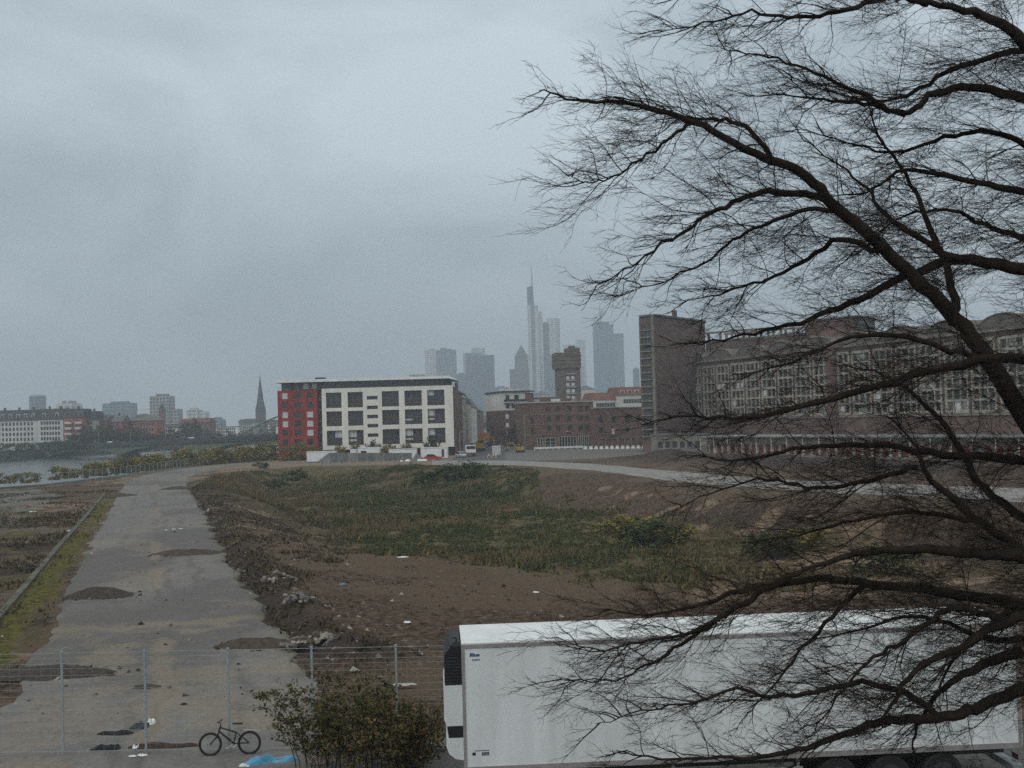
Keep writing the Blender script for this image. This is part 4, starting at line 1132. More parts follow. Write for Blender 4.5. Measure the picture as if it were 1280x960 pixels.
def back_tower(name, label, p0, p1, y, d, m_, y2=None, q=None, cat='tower block'):
    c = (p0+p1)/2; xa, xb = at(p0,520,d).x, at(p1,520,d).x
    t = thing(name, label, cat, ((xa+xb)/2, d, 0)); w = (xb-xa)/2
    b = MB(); b.box(-w, w, 0, 22, 0, 9.5+(hor(c)-y)/FPX*d); b.build('wall', m_, t)
    b = MB(); z = 9.5+(hor(c)-y)/FPX*d; b.box(-w*0.5, w*0.6, 4, 16, z+.01, z+2.2); b.build('roof_hut', m_, t)
    if y2:
        b = MB(); x0, x1 = at(q[0],520,d).x-t.location.x, at(q[1],520,d).x-t.location.x
        b.box(x0, x1, 3, 20, 0, 9.5+(hor(q[1])-y2)/FPX*d); b.build('side_wing', m_, t)
    return t
def gas_holder():
    d = 1500; cx = at(47, 500, d).x; r = 10/FPX*d
    t = thing('gas_holder', 'round blue grey storage tower rising behind the white apartment houses', 'storage tower', (cx, d, 0)); z = 9.5+(hor(47)-495)/FPX*d
    b = MB(); b.prism([(r*math.cos(2*math.pi*k/28), r*math.sin(2*math.pi*k/28)) for k in range(28)], 0, z); b.build('drum', sk_mid, t)
    b = MB(); b.tube([(0,0,z), (0,0,z+1.2), (0,0,z+2.6)], [r, r*0.8, r*0.15], 28); b.build('dome', metal_grey, t)
gas_holder()
back_tower('tower_block', 'stepped pale rooftop block behind the balcony house', 70.5, 90, 504.5, 900, sk_pale, 509, (66, 92))
back_tower('office_slab', 'broad grey blue slab block rising behind the red houses', 128, 164.5, 504, 1400, sk_mid, 506, (128, 140), cat='office block')
back_tower('tower_block', 'tall pale grid fronted tower block under construction with a lower wing', 187.5, 211, 495, 1150, gridmat('grid_tower', (0.42,0.43,0.42), (0.12,0.13,0.14), 3.2, 3.2, 0.55), 511, (205, 221.5))
back_tower('tower_block', 'pale stepped block behind the brownish red house', 233, 247, 512.5, 1300, sk_pale, 514.5, (243, 256))
back_tower('tower_block', 'small low grey block between the stepped block and the church', 264, 275.5, 524, 1300, sk_mid, 526, (262, 277))
def small_spire():
    d = 800; cx = at(202, 520, d).x; zt = lambda y: 9.5+(hor(202)-y)/FPX*d
    t = thing('bell_tower', 'small dark red bell tower with pointed roof before the grid fronted block', 'bell tower', (cx, d, 0.4))
    b = MB(); b.box(-1.8,1.8,0,3.6,0,zt(513)); b.build('wall', brick_dark, t)
    b = MB(); b.frustum((-2,2,-.2,3.8,zt(513)+.01), (-.05,.05,1.75,1.85,zt(504))); b.build('spire', roof_dark, t)
small_spire()
def crane(label, px0, px1, y, yb, d, col):
    cx = at(px1, y, d); t = thing('tower_crane', label, 'crane', (cx.x, d, 0)); z = cx.z; L = (px1-px0)/FPX*d
    b = MB()
    for i in (-.7,.7):
        for j in (-.7,.7): b.tube([(i,j,0),(i,j,z)], 0.14, 4)
    n = int(z/2)
    for k in range(n): b.tube([(-.7,-.7,k*2),(.7,-.7,k*2+2)], 0.08, 4); b.tube([(-.7,.7,k*2+2),(.7,.7,k*2)], 0.08, 4)
    b.build('mast', col, t)
    b = MB()
    for dz, dy in ((0,-.6),(0,.6),(1.3,0)): b.tube([(-L,dy,z+dz),(8,dy,z+dz)], 0.13, 4)
    for k in range(int(L/3)): b.tube([(-k*3,-.6,z),(-k*3-1.5,0,z+1.3),(-k*3-3,-.6,z)], 0.07, 4)
    b.build('jib', col, t)
    b = MB(); b.box(5,8,-.8,.8,z-1.6,z-.1); b.build('counterweight', concrete, t)
crane('tower crane with an orange jib between the broad slab and the grid fronted block', 165, 191, 512.5, 545, 1050, mat('crane_orange', (0.5,0.24,0.10), None, 1, 0.6))

# ------------------------------------------------------------------ bridge over the river
def bridge():
    A = Vector((at(62,560,575).x, 575)); B = Vector((at(395,545,430).x, 430))
    root, w = frame_root('river_bridge', 'long low road bridge with olive girder and green steel arch crossing the river', 'bridge', A, B, 0)
    za, zb = 1.1, 5.2
    Z = lambda x: za + (zb-za)*x/w
    b = MB(); n = 40
    for k in range(n):
        x0, x1 = w*k/n, w*(k+1)/n
        v = [(x0,-5,Z(x0)-1.0),(x1,-5,Z(x1)-1.0),(x1,5,Z(x1)-1.0),(x0,5,Z(x0)-1.0),(x0,-5,Z(x0)),(x1,-5,Z(x1)),(x1,5,Z(x1)),(x0,5,Z(x0))]
        for q in ((0,3,2,1),(4,5,6,7),(0,1,5,4),(3,7,6,2)): b.F([v[i] for i in q])
    b.build('deck', steel_dark, root)
    piers = [0.03, 0.36, 0.68, 0.97]
    def hl(x):
        f = x/w; dm_ = min(abs(f-p) for p in piers); return 0.9 + 2.6*max(0, 1-dm_/0.13)**2
    b = MB(); n = 120
    for k in range(n):
        x0, x1 = w*k/n, w*(k+1)/n
        for y in (-4.2, 4.0): b.F([(x0,y,Z(x0)-1.0-hl(x0)),(x1,y,Z(x1)-1.0-hl(x1)),(x1,y,Z(x1)-1.0),(x0,y,Z(x0)-1.0)])
        b.F([(x0,-4.2,Z(x0)-1.0-hl(x0)),(x0,4.0,Z(x0)-1.0-hl(x0)),(x1,4.0,Z(x1)-1.0-hl(x1)),(x1,-4.2,Z(x1)-1.0-hl(x1))])
    b.build('girder', olive_steel, root)
    for p in piers[1:3]:
        x = p*w; b = MB(); b.frustum((x-2.6,x+2.6,-6,6,-6.5), (x-1.8,x+1.8,-4.6,4.6,Z(x)-4.3)); b.build('pier', quay_stone, root)
    b = MB()
    b.tube([(0,-4.95,Z(0)+1.05),(w,-4.95,Z(w)+1.05)], 0.07, 4); b.tube([(0,4.95,Z(0)+1.05),(w,4.95,Z(w)+1.05)], 0.07, 4)
    for k in range(70):
        x = w*k/69
        for y in (-4.95, 4.95): b.tube([(x,y,Z(x)),(x,y,Z(x)+1.05)], 0.05, 4)
    b.build('railing', steel_dark, root)
    for y in (-5.12, 5.0):
        b = MB()
        for k in range(40):
            x0, x1 = w*k/40, w*(k+1)/40; b.F([(x0,y,Z(x0)-.3),(x1,y,Z(x1)-.3),(x1,y,Z(x1)+.95),(x0,y,Z(x0)+.95)])
        b.build('parapet', steel_dark, root)
    # green steel arch with hangers over the last span
    x0, x1 = 0.785*w, 1.21*w
    pts = lambda y: [(x0+(x1-x0)*k/20, y, Z(x0+(x1-x0)*k/20) + 8.6*math.sin(math.pi*k/20)) for k in range(21)]
    b = MB()
    for y in (-4.7, 4.7):
        P = pts(y); b.tube(P, 0.30, 6)
        for k in range(2, 19, 1): b.tube([P[k], (P[k][0], y, Z(P[k][0]))], 0.1, 4)
    for k in range(3, 18, 2): b.tube([pts(-4.7)[k], pts(4.7)[k]], 0.15, 4)
    b.build('arch', green_steel, root)
    for k in range(7):
        x = w*(0.05+k*0.14); b = MB(); b.tube([(x,4.6,Z(x)),(x,4.6,Z(x)+6.2),(x,3.6,Z(x)+6.5)], 0.07, 5); b.build('lamp_post', galv, root)
    for i, (f, y, col, nm) in enumerate([(0.30,-2,white_paint,'white car driving on the left half of the river bridge'),(0.62,-2,white_paint,'white car driving near the green arch of the river bridge')]):
        x = f*w; c = MB(); z = Z(x)+0.02
        c.M = root.matrix_basis.copy()
        c.M = Matrix.Translation(root.location) @ Matrix.Rotation(root.rotation_euler.z, 4, 'Z')
        body = [(x-2.1,z+.3),(x+2.1,z+.3),(x+2.1,z+.75),(x+1.1,z+.85),(x+.6,z+1.4),(x-1.1,z+1.4),(x-1.9,z+.85),(x-2.1,z+.75)]
        c.extr_y(body, y-.8, y+.8)
        for wx in (-1.3, 1.3): c.tube([(x+wx, y-.82, z+.31),(x+wx, y+.82, z+.31)], 0.31, 12, 1)
        tag(c.build('distant_car', [col, rubber]), nm, 'car')
bridge()
# promenade on the far quay: a pale strip and a grassy slope
fb = MB()
P = resample(RIV_FAR[2:7], 40)
for k in range(39):
    a, c = P[k], P[k+1]
    n = (c-a).normalized(); n = Vector((-n.y, n.x))
    fb.F([(*(a+n*1.0), 0.78), (*(c+n*1.0), 0.78), (*(c+n*6), 0.80), (*(a+n*6), 0.80)])
tag(fb.build('promenade', concrete), None, None, kind='structure')

# ================================================================== PLANTS
def leaf_mats(pref, cols):
    return [mat(f'{pref}_{k}', c, tuple(x*0.6 for x in c), 1.5, 0.8, spec=0.1) for k, c in enumerate(cols)]
LM_bush = leaf_mats('bush_leaf', [(0.060,0.070,0.024),(0.110,0.102,0.034),(0.135,0.095,0.036),(0.082,0.048,0.026),(0.180,0.138,0.062)])
LM_yellow = leaf_mats('yellow_leaf', [(0.30,0.24,0.045),(0.22,0.19,0.04),(0.12,0.13,0.04),(0.23,0.15,0.045)])
LM_green = leaf_mats('green_leaf', [(0.055,0.085,0.03),(0.035,0.06,0.022),(0.085,0.10,0.035)])
LM_rust = leaf_mats('rust_leaf', [(0.11,0.062,0.035),(0.075,0.045,0.03),(0.055,0.05,0.028)])
LM_far = leaf_mats('far_leaf', [(0.050,0.055,0.032),(0.036,0.042,0.028),(0.070,0.055,0.035)])

def leaves(mb, pts, size, rng, nm, weights=None, flat=0.0):
    for p in pts:
        s = size * rng.uniform(0.55, 1.4)
        a = Vector((rng.gauss(0,1), rng.gauss(0,1), rng.gauss(0,1)*(1-flat))).normalized()
        t = a.orthogonal().normalized(); 
        t = (Matrix.Rotation(rng.uniform(0, 6.28), 3, a) @ t); u = a.cross(t)
        k = rng.choices(range(nm), weights)[0]
        mb.F([p - t*s*0.5, p + u*s*0.28 + t*s*0.05, p + t*s*0.55, p - u*s*0.28], k)
def crown_points(rng, n, rx, ry, rz, clumps, cr):
    cs = []
    for _ in range(clumps):
        while True:
            v = Vector((rng.uniform(-1,1), rng.uniform(-1,1), rng.uniform(-1,1)))
            if 0.15 < v.length < 1: break
        v = v * (v.length ** -0.35)
        cs.append((Vector((v.x*rx, v.y*ry, v.z*rz)), rng.uniform(0.55, 1.2)*cr))
    for _ in range(n):
        c, r = rng.choice(cs)
        v = Vector((rng.gauss(0,1), rng.gauss(0,1), rng.gauss(0,1))) * r * 0.45
        yield c + v
def shrub_proto(seed, n, mats, size=0.22, rx=1.3, rz=1.1, clumps=14, weights=None):
    rng = random.Random(seed); b = MB()
    pts = [Vector((p.x, p.y, max(0.05, p.z + rz))) for p in crown_points(rng, n, rx, rx, rz, clumps, rx*0.42)]
    leaves(b, pts, size, rng, len(mats), weights)
    s = MB()
    for k in range(9):
        a = rng.uniform(0, 6.28); l = rng.uniform(0.5, 1.0)
        s.tube([(0.1*math.cos(a),0.1*math.sin(a),-0.1), (rx*l*0.5*math.cos(a), rx*l*0.5*math.sin(a), rz*0.9), (rx*l*0.8*math.cos(a), rx*l*0.8*math.sin(a), rz*(1.2+0.6*l))], [0.03,0.02,0.008], 4)
    return b.data('foliage', mats), s.data('stem', far_bark)
def plant(name, label, cat, meshes, loc, rz=0, sc=1, group=None, names=('foliage','stem')):
    t = thing(name, label, cat, loc, rz, group); t.scale = sc if isinstance(sc, tuple) else (sc, sc, sc)
    for n, me in zip(names, meshes): link(n, me, t)
    return t
SY = [shrub_proto(31+k, 1300, LM_yellow, 0.3, 1.6, 1.2) for k in range(2)]
SG = [shrub_proto(41+k, 900, LM_green, 0.28, 1.5, 1.2) for k in range(2)]
rng = random.Random(5)
# yellow autumn shrubs between the mesh fence and the river
kk = 0
for px, y, s in [(72,585,1.0),(88,586,1.0),(118,580,1.3),(137,575,1.6),(155,574,1.7),(172,572,1.6),(190,570,1.7),(212,565,1.9),(231,563,1.7),(250,563,1.9),(268,562,1.7),(285,560,2.0),(300,559,1.8),(316,557,2.1),(331,556,1.9)]:
    d = 235 + (px-72)*0.32
    p = at(px, y, d); g = -0.2
    hgt = 9.5 + (hor(px)-y)/FPX*d
    zs = max(0.8, (hgt - g)/2.5)
    plant('yellow_shrub', f'yellow autumn shrub behind the long mesh fence by the river, {ORD[kk]} from the left', 'shrub', SY[kk % 2], (p.x, p.y, g), rng.uniform(0,6), (s*1.4, s*1.2, zs), 'yellow shrubs along the river fence'); kk += 1
for q, (px, y) in enumerate([(14,592),(34,590),(54,591),(104,584),(127,580),(147,578),(164,576),(181,574),(201,572),(222,570),(241,568),(259,567),(277,565)]):
    d = 226 + max(0, px-60)*0.34; p = at(px, y, d)
    hgt = 9.5 + (hor(px)-y)/FPX*d
    plant('reed_clump', f'low yellowish reed clump at the foot of the long mesh fence, {ORD[q]} from the left', 'reeds', SY[q % 2], (p.x - (2.5 if px < 60 else 0), p.y, -0.3), q*1.7, (1.3, 1.0, max(.35, (hgt+.3)/2.6)), 'reed clumps along the river fence')
# shrubs in front of the apartment block
for px, yt, s, kind, lab in [(358,560,1.5,'y','yellowing bush at the foot of the red wing'),(376,556,1.7,'y','taller yellowing bush at the corner of the red wing'),(391,560,1.3,'y','low yellowing bush beside the white container at the red wing'),(424,559,1.1,'y','yellow bush rising over the grey hoarding left of the slot windows'),(446,556,1.0,'y','thin yellow bush behind the hoarding'),(466,551,1.3,'g','green bush under the small slot windows'),(486,557,1.2,'y','yellow bush behind the middle of the hoarding'),(509,556,1.0,'y','thin pale bush right of the middle of the hoarding'),(538,549,1.5,'g','tall green bush at the right end of the white block')]:
    d = 308; p = at(px, yt, d)
    plant('courtyard_bush', lab, 'bush', (SY if kind == 'y' else SG)[0], (p.x, d, 0), rng.uniform(0,6), (s, s, max(0.5, p.z/2.5)))
# shrubs in the pit
def on_ground(px, py, z=0.0):
    g = gp(px, py, z)
    for _ in range(6):
        zz_ = hsample(g.x, g.y); g = gp(px, py, zz_)
    return g
for k, (px, py, s, ms, lab) in enumerate([(786,682,1.7,SY[0],'yellow bush on the right slope of the pit'),(812,684,1.7,SG[0],'dark green bush beside the yellow bush on the right slope of the pit'),(836,678,1.2,SY[1],'small olive bush on the slope right of the dark green bush'),(760,668,0.9,SY[1],'low yellowish bush left of the yellow bush in the pit'),(962,700,1.5,SG[1],'olive bush on the sandy bank behind the tree branches'),(1000,690,1.3,SY[0],'yellowish bush on the sandy bank behind the tree branches'),(1105,720,1.5,SG[0],'green bush on the sandy bank above the trailer'),(560,600,1.6,SG[1],'dark green bush on the far rim of the pit, left one'),(590,597,1.7,SG[0],'dark green bush on the far rim of the pit, right one'),(530,604,1.3,SG[0],'low green bush on the far slope of the pit'),(345,612,1.4,SG[1],'dark green bush at the left end of the pit'),(372,600,1.2,SG[0],'small green bush on the far left rim of the pit'),(326,586,1.0,SG[1],'small dark bush where the path meets the pale ground')]):
    g = on_ground(px, py); plant('pit_bush', lab, 'bush', ms, (g.x, g.y, g.z-0.1), rng.uniform(0,6), (s*1.25, s*1.1, s*0.62))

# bare and half-bare trees: three prototypes
def tree_proto(seed, h=11, spread=4.2, mats=LM_far, nleaf=900, lsize=0.34, twigs=True):
    rng = random.Random(seed); tr = MB(); cr = MB()
    tr.tube([(0,0,-0.3),(0.05,0,h*0.18),(0.1,0.08,h*0.30)], [h*0.022,h*0.017,h*0.012], 7)
    ends = []
    def grow(p, d, L, r, lev):
        n = 4; pts = [p]; q = p; dd = d
        for k in range(n):
            dd = (dd + Vector((rng.gauss(0,.16), rng.gauss(0,.16), rng.gauss(0.06,.12)))).normalized(); q = q + dd*L/n; pts.append(q)
        tr.tube(pts, [r*(1-0.17*k) for k in range(n+1)], 5 if lev < 2 else 3, cap=False) if lev < 2 else cr.tube(pts, [r*(1-0.2*k) for k in range(n+1)], 3, len(mats), cap=False)
        if lev < 3:
            for k in range([6, 5, 4][lev]):
                i = rng.randint(1, n); a = dd.orthogonal().normalized(); a = Matrix.Rotation(rng.uniform(0,6.28), 3, dd) @ a
                grow(pts[i], (dd*0.75 + a*rng.uniform(.5,.9) + Vector((0,0,.15))).normalized(), L*rng.uniform(.5,.72), r*0.5, lev+1)
        ends.append(q)
    top = Vector((0.1,0.08,h*0.30))
    for k in range(5):
        a = k*1.26 + rng.uniform(-.4,.4); grow(top - Vector((0,0,h*0.03*k)), Vector((math.cos(a)*.75, math.sin(a)*.75, rng.uniform(.25,1.1))).normalized(), h*rng.uniform(.26,.36), h*0.008, 0)
    grow(top, Vector((0,0,1)), h*0.48, h*0.009, 0)
    pts = []
    for _ in range(nleaf):
        e = rng.choice(ends); pts.append(e + Vector((rng.gauss(0,1), rng.gauss(0,1), rng.gauss(0,1)))*h*0.022)
    leaves(cr, pts, lsize, rng, len(mats))
    return cr.data('crown', mats + [far_bark]), tr.data('trunk', far_bark)
TREES = [tree_proto(51, mats=LM_far, nleaf=2600, lsize=0.5), tree_proto(52, mats=LM_far, nleaf=2300, lsize=0.5), tree_proto(53, mats=LM_rust, nleaf=2600, lsize=0.5)]
TN = ('crown', 'trunk')
kk = 0
for px, yt, d, ty in [(96,534,560,0),(106,536,566,1),(116,533,560,0),(126,534,566,1),(136,533,560,1),(146,533,568,0),(156,533,562,1),(166,535,568,0),(176,536,564,1),(186,537,570,0),(199,538,600,1),(208,536,610,0),(218,538,600,1),(229,530,640,2),(240,526,650,2),(252,533,650,2),(262,536,690,0),(274,537,700,1),(288,538,720,0),(301,536,740,1),(313,537,760,0),(327,538,760,1),(340,537,740,0)]:
    p = at(px, yt, d); hh = p.z - 0.4; s = max(0.6, hh/11.0)
    plant('riverside_tree', f'{"russet" if ty == 2 else "dark bare"} tree in the row on the far river bank, {ORD[kk] if kk < 20 else ORD[kk-20] + " past the twentieth"} from the left' if kk < 20 else ['dark bare tree on the far bank left of the church spire', 'dark bare tree on the far bank at the foot of the church', 'dark bare tree on the far bank next to the red wing'][kk-20], 'tree', TREES[ty], (p.x, d, 0.4), rng.uniform(0,6), (s*1.05, s*1.05, s), 'bare trees on the far river bank', TN); kk += 1
# trees at the end of the street
for px, yt, d, ty, lab in [(612,520,760,0,'dark tree closing the left side of the street view'),(622,517,820,1,'tallest dark tree closing the street view'),(632,520,780,0,'dark tree at the right side of the street end'),(628,532,430,2,'small russet tree beside the dark office corner'),(639,530,385,2,'larger russet tree before the dark office corner'),(650,536,372,0,'low dark tree between the office corner and the brick warehouse')]:
    p = at(px, yt, d); s = p.z/11.0
    plant('street_tree', lab, 'tree', TREES[ty], (p.x, d, 0), rng.uniform(0,6), s, None, TN)

# ------------------------------------------------------------------ grass and weeds (uncountable)
def grass_stuff():
    rg = np.random.default_rng(3)
    n = 90000
    xs = rg.uniform(-62, 40, n*3); ys = 66 + 182*rg.random(n*3)**1.1
    hts, KK = height(xs.reshape(1,-1), ys.reshape(1,-1)); hts = hts[0]
    nA_ = fbm(xs, ys, 0.22, 5, 77.0); nB_ = fbm(xs, ys, 0.05, 4, 55.0)
    g = sstep(3, -4, KK['sf'][0] + (nA_-0.5)*12) * sstep(34, 18, xs + (nB_-0.5)*40)
    fr = (KK['sr'][0] < 1.5) & (ys > 175) & (xs < 4)
    g = np.maximum(g, fr*1.0)
    cl = fbm(xs, ys, 0.5, 3, 200.0)
    keep = rg.random(n*3) < g * sstep(0.32, 0.55, cl)
    xs, ys, hts, cl, nB_ = xs[keep][:n], ys[keep][:n], hts[keep][:n], cl[keep][:n], nB_[keep][:n]
    m_ = len(xs); V = []; 
    tall = sstep(0.45, 0.7, fbm(xs, ys, 0.13, 3, 230.0))
    dryw = fbm(xs, ys, 0.08, 3, 260.0)
    verts = np.zeros((m_*9, 3), np.float32); mi = np.zeros(m_*3, np.int32)
    for k in range(3):
        a = rg.uniform(0, 6.28, m_); L = (0.16 + 0.36*tall) * rg.uniform(0.6, 1.4, m_) * np.where(rg.random(m_) < .04, 2.2, 1); w = 0.05 + 0.12*rg.random(m_)
        ox, oy = rg.normal(0, .12, m_), rg.normal(0, .12, m_); lx_, ly_ = rg.normal(0, .4, m_)*L, rg.normal(0, .4, m_)*L
        bx, by = xs+ox, ys+oy
        verts[k*3::9] = np.stack([bx-w*np.cos(a), by-w*np.sin(a), hts-0.05], -1)
        verts[k*3+1::9] = np.stack([bx+w*np.cos(a), by+w*np.sin(a), hts-0.05], -1)
        verts[k*3+2::9] = np.stack([bx+lx_, by+ly_, hts+L], -1)
        mi[k::3] = np.where(rg.random(m_) < np.maximum(sstep(0.40, 0.62, dryw), .75*sstep(0, 22, xs)), 2, np.where(rg.random(m_) < 0.5, 0, 1)) 
    mi[rg.random(m_*3) < 0.06] = 3
    me = bpy.data.meshes.new('grass'); me.vertices.add(len(verts)); me.vertices.foreach_set('co', verts.ravel())
    me.loops.add(m_*9); me.loops.foreach_set('vertex_index', np.arange(m_*9, dtype=np.int32))
    me.polygons.add(m_*3); me.polygons.foreach_set('loop_start', np.arange(0, m_*9, 3, dtype=np.int32)); 
    me.update(calc_edges=True)
    for q in leaf_mats('grass_blade', [(0.090,0.104,0.038),(0.062,0.080,0.030),(0.175,0.128,0.066),(0.23,0.18,0.055)]): me.materials.append(q)
    me.polygons.foreach_set('material_index', mi); me.update()
    tag(link('grass', me), 'rough green and dry grass covering the floor of the sunken pit', 'grass', kind='stuff')
grass_stuff()
def weed_stuff():
    rg = np.random.default_rng(8); n = 26000
    xs = rg.uniform(-95, 30, n*6); ys = 36 + 150*rg.random(n*6)**1.5
    hts, KK = height(xs.reshape(1,-1), ys.reshape(1,-1)); hts = hts[0]
    cl = fbm(xs, ys, 0.2, 4, 300.0)
    g = ((KK['sp'][0] > 0.1) & (xs < -12) & (KK['ry'][0] > 2)) * sstep(0.45, 0.62, cl)
    g = np.maximum(g, np.exp(-(KK['bm'][0]/2.2)**2) * sstep(0.42, 0.6, fbm(xs, ys, 0.4, 3, 333.0)) * (KK['sp'][0] > -0.3))
    kx_ = np.interp(ys, _kp[_o,1], _kp[_o,0]); g = g * np.where((xs > kx_ - .3) & (xs < kx_ + 3) & (KK['sp'][0] > 0) & (xs < -12), 0.22, 1)
    keep = rg.random(n*6) < g
    xs, ys, hts = xs[keep][:n], ys[keep][:n], hts[keep][:n]; m_ = len(xs)
    verts = np.zeros((m_*9, 3), np.float32); mi = np.zeros(m_*3, np.int32)
    for k in range(3):
        a = rg.uniform(0, 6.28, m_); L = 0.10 + 0.28*rg.random(m_)**2; w = 0.03 + 0.06*rg.random(m_)
        ox, oy = rg.normal(0, .1, m_), rg.normal(0, .1, m_); l1, l2 = rg.normal(0, .7, m_)*L, rg.normal(0, .7, m_)*L
        verts[k*3::9] = np.stack([xs+ox-w*np.cos(a), ys+oy-w*np.sin(a), hts-0.03], -1)
        verts[k*3+1::9] = np.stack([xs+ox+w*np.cos(a), ys+oy+w*np.sin(a), hts-0.03], -1)
        verts[k*3+2::9] = np.stack([xs+ox+l1, ys+oy+l2, hts+L], -1)
        mi[k::3] = rg.integers(0, 4, m_)
    me = bpy.data.meshes.new('weed'); me.vertices.add(len(verts)); me.vertices.foreach_set('co', verts.ravel())
    me.loops.add(m_*9); me.loops.foreach_set('vertex_index', np.arange(m_*9, dtype=np.int32))
    me.polygons.add(m_*3); me.polygons.foreach_set('loop_start', np.arange(0, m_*9, 3, dtype=np.int32)); me.update(calc_edges=True)
    for q in leaf_mats('weed_blade', [(0.060,0.062,0.026),(0.085,0.062,0.036),(0.120,0.092,0.055),(0.060,0.042,0.028)]): me.materials.append(q)
    me.polygons.foreach_set('material_index', mi); me.update()
    tag(link('weed', me), 'brown and olive weeds scattered over the verges beside the concrete path', 'weeds', kind='stuff')
weed_stuff()
MOUNDS = [(86,168,746,1.15),(196,278,692,1.5),(276,372,807,1.0),(-30,140,842,1.15),(165,203,859,.28)]
def clod_stuff():
    rg = np.random.default_rng(12); n = 14000
    xs = rg.uniform(-40, 32, n*5); ys = 40 + 120*rg.random(n*5)**1.6
    hts, KK = height(xs.reshape(1,-1), ys.reshape(1,-1)); hts = hts[0]
    g = np.exp(-(KK['bm'][0]/3.0)**2) * 0.9 + (KK['sr'][0] < 3) * (KK['s'][0] < 0.7) * 0.16 + (KK['sp'][0] > 0)*(xs < -18)*0.06
    g = g * (KK['sp'][0] > -0.2) * sstep(0.4, 0.6, fbm(xs, ys, 0.5, 3, 350.0)*1.1)
    on_path = KK['sp'][0] < -0.3
    md = np.full(xs.shape, 9.9)
    for p0, p1, py, dp in MOUNDS:
        a_, c_ = gp(p0, py, .05), gp(p1, py, .05); rx_ = (c_-a_).length/2; mx_, my_ = (a_.x+c_.x)/2, (a_.y+c_.y)/2
        md = np.minimum(md, np.sqrt(((xs-mx_)/rx_)**2 + ((ys-my_)/dp)**2))
    g = np.maximum(g, np.exp(-((md-0.95)/0.30)**2)*0.9)
    g = np.maximum(g, on_path*0.012); hts = np.where(on_path, 0.05, hts)
    keep = rg.random(n*5) < g
    xs, ys, hts = xs[keep][:n], ys[keep][:n], hts[keep][:n]
    b = MB(); r2 = random.Random(3)
    for x, y, z in zip(xs, ys, hts):
        s = 0.05 + 0.16*r2.random()**2.5
        P = [Vector((r2.uniform(-1,1), r2.uniform(-1,1), r2.uniform(0.3,0.9)))*s + Vector((x,y,z)) for _ in range(1)]
        ring = [Vector((math.cos(q*1.57+r2.uniform(-.4,.4))*s*r2.uniform(.7,1.3), math.sin(q*1.57+r2.uniform(-.4,.4))*s*r2.uniform(.7,1.3), -0.02)) + Vector((x,y,z)) for q in range(4)]
        k = r2.choices((0,1,2), (6,3,0.6))[0]
        for q in range(4): b.F([ring[q], ring[(q+1)%4], P[0]], k)
    tag(b.build('clod', [mat('clod_earth', (0.075,0.052,0.040), (0.045,0.032,0.026), 4, 0.95, spec=.1), mat('clod_stone', (0.16,0.145,0.125), (0.09,0.08,0.07), 4, 0.95, spec=.1), mat('clod_pale', (0.34,0.32,0.29), None, 4, 0.9, spec=.1)]), 'loose clods and pebbles strewn over the bare brown earth', 'clods', kind='stuff')
clod_stuff()

# dark bushes along the far quay below the white houses
for k, (px, y, s) in enumerate([(4,563,1.6),(18,564,1.5),(31,563,1.7),(45,562,1.5),(58,563,1.8),(71,561,1.9),(84,560,1.9),(98,560,1.7)]):
    d = 540; p = at(px, y, d)
    plant('quay_bush', f'dark green bush on the far quay below the white apartment houses, {ORD[k]} from the left', 'bush', SG[k % 2], (p.x, d, 0.3), k*1.3, (s*1.6, s, s*.95), 'bushes on the far quay')
# ================================================================== FENCES
def mesh_fence(name, label, pts, h, zf, wires_h, nvert, barb=True, rw=0.0048, pr=0.03, top_rail=False):
    """pts: post feet; one fence with a post and a mesh panel for every bay"""
    root = thing(name, label, 'fence', (pts[0][0], pts[0][1], 0)); o = Vector((pts[0][0], pts[0][1], 0))
    P = [Vector((p[0], p[1], zf(p))) - o for p in pts]
    for p in P:
        b = MB(); b.box(p.x-pr, p.x+pr, p.y-pr, p.y+pr, p.z-0.3, p.z+h); 
        if barb: b.box(p.x-pr*1.3, p.x+pr*1.3, p.y-pr*1.3, p.y+pr*1.3, p.z+h+.001, p.z+h+0.03)
        b.build('post', galv, root)
    for a, c in zip(P[:-1], P[1:]):
        b = MB()
        for z in wires_h: 
            r = rw*1.9 if z in (wires_h[0], wires_h[-1]) else rw
            b.tube([a+Vector((0,-pr-.01,z)), c+Vector((0,-pr-.01,z))], r, 4, cap=False)
        n = int((c-a).length / nvert)
        zl = wires_h[-3] if barb else wires_h[-1]
        for k in range(1, n):
            q = a.lerp(c, k/n) + Vector((0,-pr-.02,0)); b.tube([q+Vector((0,0,wires_h[0])), q+Vector((0,0,zl))], rw*0.7, 3, cap=False)
        if top_rail: b.tube([a+Vector((0,0,h-.05)), c+Vector((0,0,h-.05))], 0.03, 5, cap=False); b.tube([a+Vector((0,0,.25)), c+Vector((0,0,.25))], 0.03, 5, cap=False)
        b.build('mesh_panel', galv, root)
    return root
FD = 35.3
def fx(px): return at(px, 880, FD).x
pitch = (fx(288)-fx(78))/2
fpts = [(fx(78) + pitch*k, FD - 0.10*k) for k in range(-5, 15)]
mesh_fence('mesh_fence', 'tall galvanised mesh fence with wires on top crossing the concrete path, behind the bicycle', fpts, 2.95, lambda p: 0.05, [0.08]+[0.08+0.2*k for k in range(1, 13)]+[2.62, 2.78, 2.93], 0.30)
fl = resample(FENCE_FAR[1:], 96)
mesh_fence('long_mesh_fence', 'long pale mesh fence running along the river edge into the distance', [(p.x, p.y) for p in fl], 2.0, lambda p: 0.0, [0.1, 0.5, 0.9, 1.3, 1.65, 1.95], 0.55, barb=False, rw=0.011, pr=0.036, top_rail=True)

